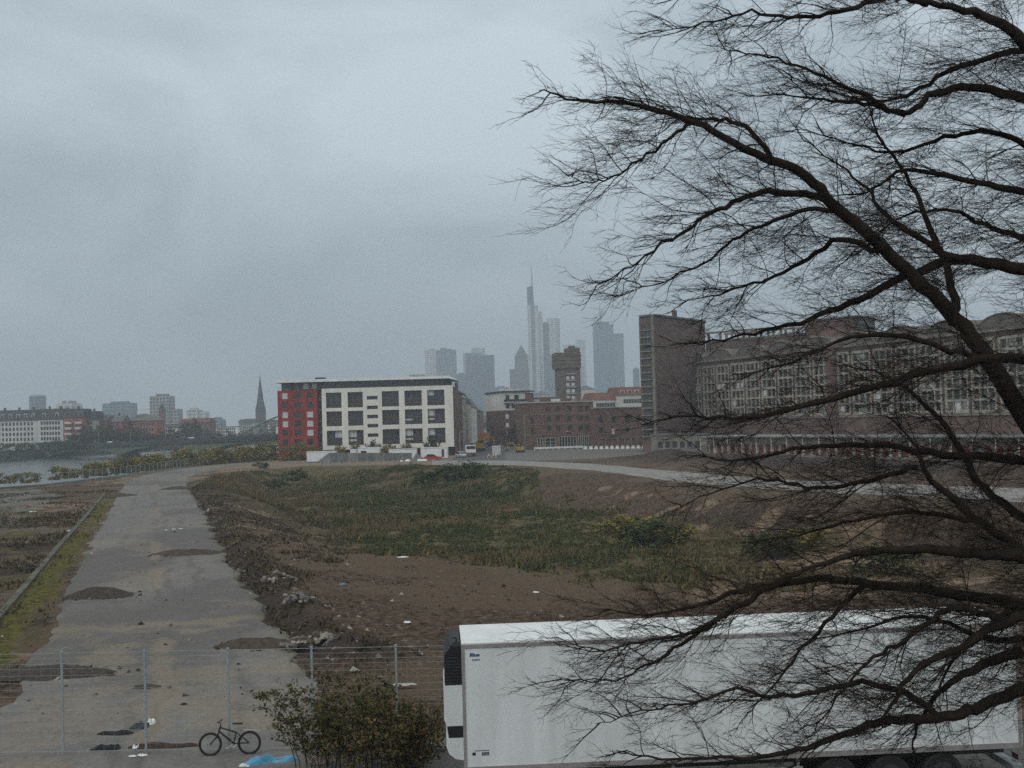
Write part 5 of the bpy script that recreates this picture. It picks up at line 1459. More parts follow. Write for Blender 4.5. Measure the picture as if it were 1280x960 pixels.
# ================================================================== YARD BEFORE THE APARTMENT BLOCK
def container(name, label, px0, px1, yt, yb, d, wall, cat='container', flat=False, dp=2.5):
    A = (at(px0, yb, d).x, d); B = (at(px1, yb, d).x, d)
    root, w = frame_root(name, label, cat, A, B, 0)
    h = 9.5 + (hor((px0+px1)/2)-yt)/FPX*d
    zb = 0.15
    b = MB(); b.box(0, w, 0, dp, zb, h); n = int(w/0.35)
    if not flat:
        for k in range(n): b.box(0.08+k*(w-0.16)/n, 0.08+(k+0.5)*(w-0.16)/n, -0.045, -0.002, zb+0.15, h-0.12)
    b.build('body', wall, root)
    f = MB()
    for x in (0, w-0.12): f.box(x-0.01, x+0.13, -0.07, 0.02, zb-0.02, h+0.02)
    f.box(0.13, w-0.13, -0.068, 0.02, h-0.11, h+0.015); f.box(0.13, w-0.13, -0.068, 0.02, zb-0.01, zb+0.14)
    f.box(0.2,0.6,0.2,dp-0.2,0,zb-0.02); f.box(w-.6,w-.2,0.2,dp-0.2,0,zb-0.02)
    f.build('frame', frame_white, root)
    r = MB(); r.box(-0.03, w+0.03, -0.05, dp+0.03, h+0.018, h+0.07); r.build('roof', white_paint, root)
    return root, w, h
root, w, h = container('container', 'white shipping container at the left end of the hoarding', 383.5, 420, 564.5, 578, 290, white_paint)
root, w, h = container('site_cabin', 'white site cabin seen above the middle of the grey hoarding', 447.5, 475, 559.5, 576, 296, white_paint, 'site cabin')
window(root, 0.8, 1.4, 1.3, 0.9, -0.1, frame_grey, glass_dark)
container('site_cabin', 'narrow white site cabin with low roof at the foot of the white facade', 438, 446, 562, 576, 298, white_paint, 'site cabin')
container('delivery_trailer', 'long white trailer behind the right half of the hoarding', 486, 521, 561.5, 575, 294, white_paint, 'trailer', True)
root, w, h = container('box_van', 'big white box trailer with dark door at the right end of the white block', 526, 560, 559.5, 576, 290, white_paint, 'trailer', True)
b = MB(); b.box(w-1.5, w-0.9, -0.08, -0.005, 0.5, h-0.4); b.build('door', panel_dark, root)
# grey mesh hoarding panels
def hoarding():
    root = thing('hoarding', 'grey netted construction hoarding with sloping ends before the white block', 'hoarding', (at(397,577,284).x, 284, 0))
    ox = root.location.x; net = mat('netting', (0.17,0.175,0.17), (0.11,0.115,0.115), 0.6, 0.9)
    net2 = mat('netting_pale', (0.25,0.26,0.255), (0.17,0.18,0.18), 0.6, 0.9)
    xs = [397, 412, 423, 436, 447, 459, 471, 480, 491, 503, 515]
    for k in range(len(xs)-1):
        x0, x1 = at(xs[k],575,284).x-ox, at(xs[k+1],575,284).x-ox; c = (xs[k]+xs[k+1])/2
        z = 9.5+(hor(c)-566)/FPX*284; b = MB()
        zl = 0.4 if k == 0 else z
        b.extr_y([(x0+.04,0.12),(x1-.04,0.12),(x1-.04,z),(x0+.04,zl)], -0.03, 0.03, 1 if k in (0,3) else 0)
        b.build('net_panel', [net, net2], root)
        b = MB(); b.box(x1-.04, x1+.04, -.05, .05, 0, z+.1); b.box(x1-.4,x1+.4,-.35,.35,0,.12); b.build('post', galv, root)
    x0, x1 = at(515,575,284).x-ox, at(532,575,284).x-ox; z = 9.5+(hor(520)-566)/FPX*284
    b = MB(); b.extr_y([(x0+.05,.12),(x1,.12),(x0+.05+ (x1-x0)*0.3, z)], -0.03, 0.03); b.build('net_panel', net2, root)
hoarding()
for px, lab in [(508,'small white heap of bagged material before the hoarding'),(529,'white bundle on the ground between the hoarding and the red car')]:
    p = at(px, 577, 280); b = MB(); rr = random.Random(px)
    for k in range(5):
        x, y = rr.uniform(-1.4,1.4), rr.uniform(-.4,.4); s = rr.uniform(.35,.6)
        b.frustum((x-s,x+s,y-s*.7,y+s*.7,0),(x-s*.6,x+s*.6,y-s*.4,y+s*.4,s*.8))
    o = b.build('material_heap', white_paint, loc=(p.x, 280, 0)); tag(o, lab, 'material heap')

def car(label, loc, rz, paint, name='parked_car'):
    root = thing(name, label, 'car', loc, rz)
    b = MB(); prof = [(-2.05,.32),(2.05,.32),(2.1,.62),(1.95,.80),(1.05,.92),(-1.9,.95),(-2.1,.75)]
    b.extr_y(prof, -.84, .84); b.build('body', paint, root)
    b = MB(); i = [(-1.75,.951),(1.0,.921),(.25,1.40),(-1.25,1.42)]
    b.extr_y([(q[0],q[1]) for q in i], -.72, .72); b.build('cabin_glass', glass_dark, root)
    b = MB(); b.extr_y([(-1.25,1.421),(.25,1.401),(.2,1.46),(-1.2,1.48)], -.7, .7); b.build('roof', paint, root)
    for x in (-1.28, 1.3):
        for y in (-.80, .80):
            b = MB(); b.tube([(x,y-.1,.32),(x,y+.1,.32)], .32, 16); o = b.build('wheel', rubber, root)
            b = MB(); yy = y + (.104 if y > 0 else -.104); b.tube([(x,yy-.004,.32),(x,yy+.004,.32)], .19, 12); b.build('rim', chrome, o)
    for y in (-.6,.6):
        b = MB(); b.box(2.06,2.11,y-.16,y+.16,.62,.76); b.build('headlight', chrome, root)
        b = MB(); b.box(-2.13,-2.08,y-.14,y+.14,.68,.85); b.build('tail_light', red_render, root)
    return root
red_car_paint = mat('red_car_paint', (0.45,0.02,0.025), (0.38,0.017,0.02), 1, 0.3, spec=.5)
silver_paint = mat('silver_car_paint', (0.50,0.53,0.55), (0.45,0.48,0.5), 1, 0.3, spec=.5)
dark_paint = mat('dark_car_paint', (0.04,0.045,0.055), None, 1, 0.3, spec=.5)
p = at(541,574,281); car('red car parked in front of the white box trailer', (p.x, 281, 0), R(8), red_car_paint)
p = at(576.5,571,296); car('silver car coming down the street towards the crossing', (p.x, 296, 0), R(-70), silver_paint)
p = at(549,576,300); 
p = at(606,560,430); car('dark car standing on the street behind the yellow machine', (p.x, 430, 0.06), R(-90), dark_paint)
p = at(600,563,400); car('pale car waiting behind the yellow machine on the street', (p.x, 400, 0.06), R(-88), silver_paint)

yellow_paint = mat('machine_yellow', (0.42,0.27,0.045), (0.33,0.20,0.035), 1.5, 0.55)
orange_paint = mat('sign_orange', (0.42,0.17,0.045), (0.36,0.14,0.04), 1.2, 0.6)
def lorry():
    p = at(589, 570, 300)
    root = thing('lorry', 'white and grey lorry with striped rear standing at the street mouth', 'lorry', (p.x, 300, 0), R(8))
    b = MB(); b.box(-1.2,1.2,0,2.0,.9,2.9); b.build('cab', white_paint, root)
    b = MB(); b.box(-1.1,1.1,-.03,-.004,1.9,2.7); b.build('windscreen', glass_dark, root)
    b = MB(); b.box(-1.2,1.2,2.1,7,1.0,2.1); b.build('load_bed', metal_grey, root)
    b = MB()
    for k in range(6): b.box(-1.2+k*.4,-1.0+k*.4,-.06,-.032,.75,1.15)
    b.build('striped_board', red_render, root)
    b = MB(); b.box(-1.2,1.2,-.03,7,.62,.895); b.build('chassis', steel_dark, root)
    for x in (-1.0,1.0):
        for y in (.9, 5.6):
            c = MB(); c.tube([(x-.16,y,.5),(x+.16,y,.5)], .5, 16); c.build('wheel', rubber, root)
lorry()
def excavator(label, loc, rz, s, paint):
    root = thing('excavator', label, 'excavator', loc, rz); root.scale = (s,s,s)
    b = MB()
    for y in (-.95,.95):
        b.extr_y([(-1.5,.1),(1.5,.1),(1.75,.45),(1.5,.8),(-1.5,.8),(-1.75,.45)], y-.25, y+.25)
    b.build('track', rubber, root)
    b = MB(); b.box(-1.5,1.2,-1.1,1.1,.9,1.9); b.box(-1.7,-.6,-1.1,1.1,1.903,2.2); b.build('body', paint, root)
    b = MB(); b.box(0,1.15,-1.1,-.1,1.903,3.0); c = b.build('cab', paint, root)
    b = MB(); b.box(.05,1.18,-1.13,-.07,2.1,2.8); b.build('glass', glass_dark, c)
    b = MB(); b.tube([(1.1,.3,1.6),(2.6,.3,3.7),(4.3,.3,3.2)], [.22,.2,.15], 6); b.tube([(4.3,.3,3.2),(4.6,.3,1.4)], [.16,.12], 6); b.build('arm', paint, root)
    b = MB(); b.extr_y([(4.2,.6),(5.0,.6),(5.1,1.4),(4.5,1.4)], -.2, .8); b.build('bucket', steel_dark, root)
p = at(650,565,325); excavator('small yellow excavator on the dark earth left of the white guard rail', (p.x, 325, hsample(p.x,325)), R(180), 0.75, yellow_paint)
p = at(597,560,345); excavator('yellow digger standing on the street under the orange board', (p.x, 345, 0.05), R(20), 1.15, yellow_paint)
def board():
    d = 365; x0, x1 = at(597.5,546,d).x, at(612,546,d).x; z0, z1 = zz(605,551.5,d), zz(605,541,d)
    root = thing('road_sign', 'large orange board on two posts over the street', 'sign', ((x0+x1)/2, d, 0)); w = (x1-x0)/2
    b = MB(); b.box(-w,w,-.06,.06,z0,z1); b.build('board', orange_paint, root)
    b = MB(); b.box(-w-.04,w+.04,-.062,.062,z0-.08,z0-.002); b.box(-w-.04,w+.04,-.062,.062,z1+.002,z1+.08); b.build('frame', galv, root)
    for x in (-w*.7, w*.7):
        b = MB(); b.tube([(x,.12,0),(x,.12,z1)], .07, 6); b.build('post', galv, root)
board()
root, w, h = container('site_cabin', 'small grey white site cabin beside the street under the trees', 615.5, 626, 558, 571, 308, white_wall, 'site cabin')
def traffic_post(label, px, yt, d, arm=0.0):
    p = at(px, yt, d); root = thing('street_lamp', label, 'street lamp', (p.x, d, 0))
    b = MB(); b.tube([(0,0,0),(0,0,p.z*.95),(arm*.3,0,p.z),(arm,0,p.z)], [.09,.06,.05,.05], 6); b.build('post', galv, root)
    b = MB(); b.box(arm-.35,arm+.35,-.12,.12,p.z-.12,p.z-.02); b.build('lamp_head', metal_grey, root)
traffic_post('tall grey street lamp at the corner of the white apartment block', 574.5, 540, 308, 1.4)
traffic_post('tall grey street lamp halfway down the street', 585, 541, 372, 1.2)
traffic_post('thin grey street lamp on the right side of the street by the site cabin', 628, 556, 312, -0.8)
for k, (px, lab) in enumerate([(612,'left red and white striped barrier before the site cabin'),(617.5,'right red and white striped barrier before the site cabin')]):
    p = at(px, 575, 285); b = MB()
    for q in range(4): b.box(-.62+q*.31,-.31+q*.31,-.03,.03,.62,.92, q % 2)
    for x in (-.5,.5): b.box(x-.04,x+.04,-.03,.03,.03,.62,1); b.box(x-.2,x+.2,-.3,.3,0,.03,1)
    o = b.build('road_barrier', [mat('barrier_red', (.5,.08,.05), None, 2, .6), white_paint], loc=(p.x, 285, 0)); tag(o, lab, 'barrier')

# ================================================================== TRAILER
def trailer():
    d0, d1 = 28.9, 29.75
    A = at(577, 807, d0); B = at(1271, 778, d1)
    root, w = frame_root('semi_trailer', 'long white refrigerated semi trailer standing behind the bare tree branches', 'trailer', A.xy, B.xy, 0)
    dep = 2.56; zt = A.z; zb = zt - 3.02
    wp = mat('trailer_white', (0.73,0.755,0.755), (0.60,0.625,0.62), 1.8, 0.42, spec=.45, stretch=(1,1,.15), bump=0.02, bscale=0.5)
    b = MB(); b.box(0, w, 0, dep, zb, zt-0.004); b.build('box_body', wp, root)
    r = MB(); r.box(-0.01, w+0.01, -0.012, dep+0.012, zt, zt+0.05)
    for k in range(1, 6): r.box(w*k/6-.012, w*k/6+.012, 0.06, dep-0.06, zt+.051, zt+.058)
    r.build('roof', wp, root)
    ed = mat('trailer_edge', (0.36,0.33,0.31), (0.28,0.25,0.24), 3, 0.5, metal=.3)
    b = MB()
    b.box(-.014, w+.014, -.022, -.0125, zt-.07, zt+.02); b.box(-.014, .06, -.022, -.003, zb+.001, zt-.071); b.box(w-.07, w+.014, -.022, -.003, zb+.001, zt-.071)
    b.box(0.061, w-.071, -.025, -.003, zb+.001, zb+.13)
    b.build('edge_rail', ed, root)
    # small blue two line maker's mark near the front top edge and small notice at the lower corner
    ink = mat('mark_blue', (0.03,0.06,0.20), None, 5, .6); dk = mat('mark_dark', (0.03,0.03,0.035), None, 5, .6)
    b = MB(); x = 0.18
    for ww, hh in ((.06,.085),(.035,.085),(.05,.06),(.03,.05),(.045,.06),(.03,.05)):
        sl = .02
        b.F([(x,-.006,zt-.27),(x+ww*.75,-.006,zt-.275),(x+ww*.75+sl,-.006,zt-.275+hh),(x+sl,-.006,zt-.27+hh)]); x += ww*0.95
    x = 0.24
    for ww in (.05,.04,.06,.04): b.F([(x,-.006,zt-.37),(x+ww*.7,-.006,zt-.37),(x+ww*.7+.01,-.006,zt-.335),(x+.01,-.006,zt-.335)]); x += ww
    b.build('maker_mark', ink, root)
    b = MB(); b.box(.25,.6,-.006,-.003,zb+.50,zb+.515); b.box(.19,.27,-.006,-.003,zb+.40,zb+.47); 
    for k in range(5): b.box(.42+k*.036,.445+k*.036,-.006,-.003,zb+.39,zb+.47)
    b.build('notice', dk, root)
    # cooling unit on the front wall
    pr = lambda z0, z1, out: None
    u = thing_part('cooling_unit', root)
    y0, y1 = 0.22, dep-0.22
    def sec(zs, name, m_, par):
        b = MB(); P = [(-o_, z) for z, o_ in zs]; poly = P + [(-.004, zs[-1][0]), (-.004, zs[0][0])]
        b.extr_y(poly[::-1], y0, y1); 
        return b.build(name, m_, par)
    sec([(zt-.98,.42),(zt-.26,.42),(zt-.10,.30),(zt-.06,.16)], 'grille', black_paint, u)
    g = MB()
    for k in range(9): g.box(-.432,-.02,y0-.012,y1+.012,zt-.94+k*.075,zt-.925+k*.075)
    g.build('louvre', steel_dark, u)
    sec([(zt-1.96,.40),(zt-1.80,.46),(zt-1.05,.46),(zt-.985,.43)], 'white_cover', wp, u)
    sec([(zt-2.24,.36),(zt-1.965,.40)], 'dark_band', black_paint, u)
    sec([(zt-2.78,.06),(zt-2.74,.22),(zt-2.62,.36),(zt-2.45,.42),(zt-2.245,.42)], 'lower_cover', wp, u)
    b = MB(); b.frustum((-.30,-.02,y0+.05,y1-.05,zt-.058), (-.2,-.04,y0+.15,y1-.15,zt+.02)); b.build('fan_housing', black_paint, u)
    b = MB(); b.tube([(-.12,y0+.2,zt+.03),(-.12,y0+.2,zt+.11),(-.20,y0+.2,zt+.13)], .03, 8); b.build('exhaust', steel_dark, u)
    # chassis, axles, legs
    b = MB()
    for y in (.75, dep-.85): b.box(.4, w-.1, y, y+.12, zb-.32, zb-.003)
    for k in range(12): b.box(.6+k*(w-1.2)/11, .7+k*(w-1.2)/11, .3, dep-.3, zb-.14, zb-.004)
    b.build('chassis', steel_dark, root)
    b = MB(); b.box(3.2, w*0.60, .02, .06, zb-.52, zb-.22); b.box(3.2, w*.60, .02, .06, zb-.80, zb-.60); 
    for x in (3.3, 5.0, w*.59): b.box(x, x+.07, .061, .12, zb-.8, zb-.02)
    b.build('side_guard', metal_grey, root)
    for k in range(3):
        x = w - 4.6 + 1.31*k
        b = MB(); b.tube([(x,.5,.5),(x,dep-.5,.5)], .07, 8); b.build('axle', steel_dark, root)
        for y in (.24, dep-.24):
            b = MB(); b.tube([(x,y-.19,.5),(x,y-.17,.5),(x,y+.17,.5),(x,y+.19,.5)], [.46,.5,.5,.46], 28); o = b.build('wheel', rubber, root)
            b = MB(); yy = y-.192 if y < 1 else y+.192; b.tube([(x,yy-.004,.5),(x,yy+.004,.5)], .28, 20); b.tube([(x,yy-.05,.5),(x,yy+.05,.5)], .1, 10); b.build('rim', steel_dark, o)
    for y in (.45, dep-.45):
        b = MB(); b.box(2.1,2.24,y-.07,y+.07,.06,zb-.004); b.box(1.97,2.37,y-.2,y+.2,0,.06); b.build('landing_leg', steel_dark, root)
    b = MB(); b.box(w+.015, w+.06, .05, dep-.05, zb+.05, zt-.05); 
    for y in (.5, 1.05, dep-1.05, dep-.5): b.tube([(w+.09,y,zb+.1),(w+.09,y,zt-.1)], .02, 6)
    b.build('rear_door', wp, root)
    b = MB(); b.box(w-.2, w+.05, .05, dep-.05, .45, .62); b.build('underrun_bar', metal_grey, root)
    for y in (.5, dep-.5):
        b = MB(); b.box(w+.051, w+.08, y-.14, y+.14, .66, .80); b.build('tail_light', mat('tail_lens', (.10,.012,.01), None, 3, .3), root)
def thing_part(name, parent):
    # a small bracket plate that carries the pieces of one part
    b = MB(); b.box(-.05, -.003, .3, 2.2, 1.6, 3.9); return b.build(name, steel_dark, parent)
trailer()

# ================================================================== BICYCLE
def bicycle():
    d = FD - 0.62
    fw = at(262.5, 930, d); rw_ = at(311, 930, d)
    wb = rw_.x - fw.x; r = 0.335
    gz = 0.03
    root = thing('bicycle', 'black mountain bicycle leaning on the tall mesh fence beside the big bush', 'bicycle', (fw.x, d, gz), R(3)); root.rotation_euler.x = R(-7)
    for x, nm in ((0, 'front'), (wb, 'rear')):
        b = MB(); b.torus((x,0,r), r-.028, .028, 'y', 36, 8); t = b.build('wheel', rubber, root, True)
        b = MB(); b.torus((x,0,r), r-.062, .011, 'y', 36, 6); b.build('rim', steel_dark, t, True)
        b = MB()
        for k in range(16):
            a = 2*math.pi*k/16; b.tube([(x, .02*(-1)**k, r), (x+(r-.06)*math.cos(a), 0, r+(r-.06)*math.sin(a))], .0022, 3, cap=False)
        b.tube([(x,-.05,r),(x,.05,r)], .025, 8); b.torus((x,-.035,r), .075, .006, 'y', 20, 4); b.build('spoke', metal_grey, t)
    hx, hz = 0.27, 0.98*0.86                 # head tube (photo: bar just behind and above the front wheel)
    bb = (wb*.60, 0, .33); st = (wb*.70, 0, .80); hd0 = (.24, 0, .66); hd1 = (.285, 0, .82)
    b = MB(); b.tube([hd0, hd1], .026, 8); b.tube([(.28,0,.79),(wb*.66,0,.64)], .021, 8); b.tube([(.25,0,.69), bb], .028, 8)
    b.tube([bb, (wb*.665,0,.66)], .021, 8)
    for y in (-.05,.05): b.tube([(wb*.66,y*.4,.64),(wb,y,r)], .012, 6); b.tube([(bb[0],y,bb[2]),(wb,y,r)], .013, 6)
    b.build('frame', black_paint, root, True)
    b = MB()
    for y in (-.065,.065): b.tube([(.225,y,.62),(.16,y,.5),(0,y,r)], [.019,.018,.013], 8)
    b.tube([(.232,-.07,.63),(.232,.07,.63)], .02, 6); b.build('fork', black_paint, root, True)
    b = MB(); b.tube([(wb*.665,0,.66),(wb*.705,0,.86)], .014, 8); b.build('seat_post', chrome, root)
    b = MB(); b.prism([(wb*.705-.15,-.02),(wb*.705-.02,-.035),(wb*.705+.10,-.075),(wb*.705+.13,-.05),(wb*.705+.13,.05),(wb*.705+.10,.075),(wb*.705-.02,.035),(wb*.705-.15,.02)], .865, .905); b.build('saddle', black_paint, root)
    b = MB(); b.tube([(.285,0,.82),(.30,0,.90),(.235,0,.94)], .016, 8); b.tube([(.26,-.31,.97),(.235,-.12,.945),(.235,.12,.945),(.26,.31,.97)], .013, 8)
    h = b.build('handlebar', black_paint, root)
    for s in (-1, 1):
        b = MB(); b.tube([(.263,s*.24,.963),(.267,s*.325,.972)], .019, 8); b.build('grip', rubber, h)
    b = MB(); b.torus((bb[0],-.06,bb[2]), .085, .007, 'y', 24, 5); b.tube([(bb[0],-.09,bb[2]),(bb[0]-.14,-.095,bb[2]-.09)], .011, 6); b.tube([(bb[0],.09,bb[2]),(bb[0]+.14,.095,bb[2]+.09)], .011, 6)
    c = b.build('crank', chrome, root)
    b = MB(); b.box(bb[0]-.20,bb[0]-.09,-.20,-.10,bb[2]-.105,bb[2]-.08); b.build('pedal', chrome, c)
    b = MB(); b.box(bb[0]+.09,bb[0]+.20,.10,.20,bb[2]+.08,bb[2]+.105); b.build('pedal', steel_dark, c)
    b = MB(); b.tube([(wb*.70,0,.70),(wb*1.02,.0,.69),(wb*1.28,.0,.66)], .012, 6); b.build('luggage_rail', chrome, root)
bicycle()

# ================================================================== LITTER, HEAPS, TARP
def crumple(name, label, cat, px, py, sx_, sy_, hgt, m_, seed, d=None, rot=0.0, n=16):
    g = gp(px, py, 0.03); rr = random.Random(seed); b = MB(); vs = []
    ox, oy = rr.uniform(0,99), rr.uniform(0,99)
    for j in range(n):
        for i in range(n):
            u, v = i/(n-1)*2-1, j/(n-1)*2-1
            rad = (1 - 0.35*(u*v)**2) * (0.85 + 0.3*float(vnoise(np.array([u*1.5+ox]), np.array([v*1.5+oy]))[0]))
            e = max(0, 1-max(abs(u),abs(v))**3)
            z = hgt*e*(0.15 + 1.2*float(vnoise(np.array([u*2.6+oy]), np.array([v*2.6+ox]))[0])**2) + .012
            vs.append(b.V((u*rad*sx_, v*rad*sy_, z)))
    for j in range(n-1):
        for i in range(n-1): b.f.append([vs[j*n+i], vs[j*n+i+1], vs[(j+1)*n+i+1], vs[(j+1)*n+i]]); b.m.append(0)
    z0 = max(0.055 if abs(g.x+3) < 60 and g.y > 34 else 0.0, hsample(g.x, g.y))
    o = b.build(name, m_, loc=(g.x, g.y, z0), smooth=True); o.rotation_euler.z = rot; return tag(o, label, cat)
cloth_dark = mat('dark_cloth', (0.022,0.025,0.032), (0.012,0.013,0.017), 6, .9)
cloth_grey = mat('grey_cloth', (0.05,0.058,0.066), (0.028,0.032,0.038), 6, .9)
plastic_white = mat('white_plastic', (.72,.73,.74), (.58,.59,.6), 5, .5)
tarp_blue = mat('blue_tarp', (0.10,0.32,0.50), (0.06,0.21,0.36), 4, .45)
crumple('garment', 'crumpled grey garment beside the white bag on the concrete path', 'garment', 175, 910, .28, .36, .16, cloth_grey, 1)
crumple('garment', 'thin dark garment spread out on the concrete path', 'garment', 144, 918, .55, .20, .10, cloth_dark, 2)
crumple('garment', 'dark jacket lying at the foot of the tall mesh fence', 'garment', 133, 937, .45, .22, .18, cloth_dark, 3)
crumple('plastic_bag', 'white plastic bag beside the grey garment on the path', 'plastic bag', 188, 906, .16, .2, .18, plastic_white, 4)
crumple('paper_scrap', 'pale crumpled scrap beside the dark jacket', 'scrap', 170, 936, .11, .12, .10, plastic_white, 5)
crumple('paper_scrap', 'white flat scrap nearest the camera below the dark jacket', 'scrap', 166, 947, .12, .07, .05, plastic_white, 6)
crumple('paper_scrap', 'white flat scrap right of the other one below the fence', 'scrap', 178, 946, .14, .08, .06, plastic_white, 7)
crumple('tarp', 'crumpled blue tarpaulin lying in front of the big bush', 'tarpaulin', 340, 952, .85, .34, .20, tarp_blue, 8, rot=R(22), n=30)
crumple('paper_scrap', 'pale scrap at the left end of the blue tarpaulin', 'scrap', 306, 958, .22, .12, .08, plastic_white, 17)
crumple('rubbish_heap', 'pale crumpled rubbish under the big bush right of the blue tarpaulin', 'rubbish', 402, 952, .35, .25, .28, mat('rubbish', (.35,.28,.25), (.15,.10,.09), 6, .8), 9)
crumple('plastic_sheet', 'pale plastic sheet on the earth right of the big bush', 'plastic sheet', 505, 857, .42, .22, .05, mat('dull_plastic', (.42,.43,.42), (.26,.26,.25), 5, .6), 10)
crumple('plastic_sheet', 'small white sheet lying on the brown earth in the middle of the field', 'plastic sheet', 503, 697, .4, .3, .05, plastic_white, 11)
for k, (px, py, lab) in enumerate([(208,663,'white scrap on the path, left of a pair of scraps'),(217,662,'white scrap on the path, middle of three'),(226,661.5,'white scrap on the path, right of three')]):
    crumple('paper_scrap', lab, 'scrap', px, py, .20, .2, .05, plastic_white, 20+k)
crumple('brown_leaf_drift', 'drift of brown leaves along the foot of the tall mesh fence', 'leaf drift', 205, 934, 1.1, .22, .09, mat('dead_leaf', (.075,.042,.028), (.035,.02,.015), 12, .9, bump=.6), 12)
for k, (px, py, lab, s) in enumerate([(318,662,'white scrap on the dirt right of the path far away',.3),(670,741,'small pale scrap on the brown earth above the trailer',.2),(428,731,'blue scrap on the dirt slope right of the rubble heap',.22),(509,779,'pale stone sized scrap on the earth just left of the trailer',.2),(40,640,'white rubbish scrap on the left verge',.5),(88,664,'pale rubbish scrap by the kerb on the left verge',.4)]):
    g = on_ground(px, py); o = crumple('paper_scrap', lab, 'scrap', px, py, s, s*.7, .08, tarp_blue if 'blue' in lab else plastic_white, 30+k); o.location = (g.x, g.y, g.z+.02)

def mound(label, px0, px1, py, depth, hgt, seed, m_, name='gravel_mound', cat='gravel mound'):
    a, c = gp(px0, py, .05), gp(px1, py, .05); rx = (c-a).length/2; mid = (a+c)/2
    ns, nr = 64, 18; b = MB(); rings = []
    ox, oy = seed*13.7, seed*7.3
    top = b.V((0,0, hgt*(.8+.4*float(fbm(np.array([ox]), np.array([oy]), 1.0)[0]))))
    for j in range(1, nr+1):
        t = j/nr; ring = []
        for i in range(ns):
            an = 2*math.pi*i/ns
            wob = .55 + .9*float(fbm(np.array([math.cos(an)*1.6+ox]), np.array([math.sin(an)*1.6+oy]), 1.0, 5)[0])
            x, y = math.cos(an)*rx*t*wob, math.sin(an)*depth*t*wob
            z = hgt*(1-t*t)**1.2*(.6+.8*float(fbm(np.array([x*1.2+ox]), np.array([y*1.2+oy]), 1.0)[0])) + (.05*float(vnoise(np.array([x*5+ox]), np.array([y*5+oy]))[0])*(1-t)**.4 if t < 1 else -.02)
            ring.append(b.V((x,y,z)))
        rings.append(ring)
    for i in range(ns): b.f.append([top, rings[0][i], rings[0][(i+1)%ns]]); b.m.append(0)
    for j in range(nr-1):
        for i in range(ns): b.f.append([rings[j][i], rings[j+1][i], rings[j+1][(i+1)%ns], rings[j][(i+1)%ns]]); b.m.append(0)
    o = b.build(name, m_, loc=(mid.x, mid.y, 0.055), smooth=True); return tag(o, label, cat)
mound_m = mat('mound_gravel', (.085,.072,.062), (.038,.032,.029), 7, .95, bump=1.0, bscale=14, detail=8, spec=.1)
mound_b = mat('mound_earth', (.095,.076,.056), (.05,.04,.032), 5, .95, bump=1.0, bscale=12, detail=8, spec=.1)
mound('dark gravel mound on the left side of the concrete path', 86, 168, 746, 1.15, .50, 1, mound_m)
mound('flat brown gravel patch on the right side of the path further away', 196, 278, 692, 1.5, .30, 2, mound_b)
mound('brown earth tongue spilling onto the path beside the rubble', 276, 372, 807, 1.0, .32, 3, mound_b)
mound('wide flat dark gravel patch at the left edge behind the tall mesh fence', -30, 140, 842, 1.15, .30, 4, mound_m)
mound('thin dark earth streak across the path in the far distance', 203, 240, 611, 2.6, .35, 5, mound_b)
mound('small dirt patch on the path just behind the tall mesh fence', 165, 203, 859, .28, .08, 6, mound_b)
mound('dark weedy streak at the left rim of the path far away', 133, 166, 620, 2.0, .3, 7, mound_b)
def rubble(label, px, py, n, rx, ry, seed, pale):
    g = on_ground(px, py); rr = random.Random(seed); b = MB()
    for _ in range(n):
        a, q = rr.uniform(0,6.28), math.sqrt(rr.random()); x, y = rx*q*math.cos(a), ry*q*math.sin(a)
        s = rr.uniform(.10,.36)*(1.1-.5*q); z = (1-q)*ry*.55 + s*.3
        b.M = Matrix.Translation((x,y,z)) @ Matrix.Rotation(rr.uniform(0,6.28),4,'Z') @ Matrix.Rotation(rr.uniform(-.6,.6),4,'X') @ Matrix.Rotation(rr.uniform(-.5,.5),4,'Y')
        k = rr.choices((0,1,2),(3,3,pale))[0]
        l, h = s*rr.uniform(.8,1.5), s*rr.uniform(.35,.8)
        b.frustum((-l*.5,l*.5,-s*.5,s*.5,-h*.5), (-l*rr.uniform(.25,.5),l*rr.uniform(.25,.5),-s*rr.uniform(.25,.48),s*rr.uniform(.25,.48),h*.5), k)
    o = b.build('rubble_heap', [mat('rubble_grey',(.20,.19,.18),(.12,.115,.11),6,.95), mat('rubble_brown',(.12,.09,.075),(.07,.055,.045),6,.95), mat('rubble_pale',(.36,.32,.26),(.26,.23,.19),6,.95)], loc=(g.x,g.y,g.z)); tag(o, label, 'rubble heap')
rubble('heap of grey broken concrete on the dirt ridge right of the path', 347, 728, 70, 1.25, 1.0, 1, 1.2)
rubble('pale rubble heap beside the path just above the big bush', 398, 806, 95, 1.5, .8, 2, 4)
rubble('small brown rubble spread between the two rubble heaps', 372, 752, 60, .8, .6, 3, .7)
rubble('small far rubble at the dirt ridge beside the path', 268, 640, 50, 1.0, .8, 4, 1.5)

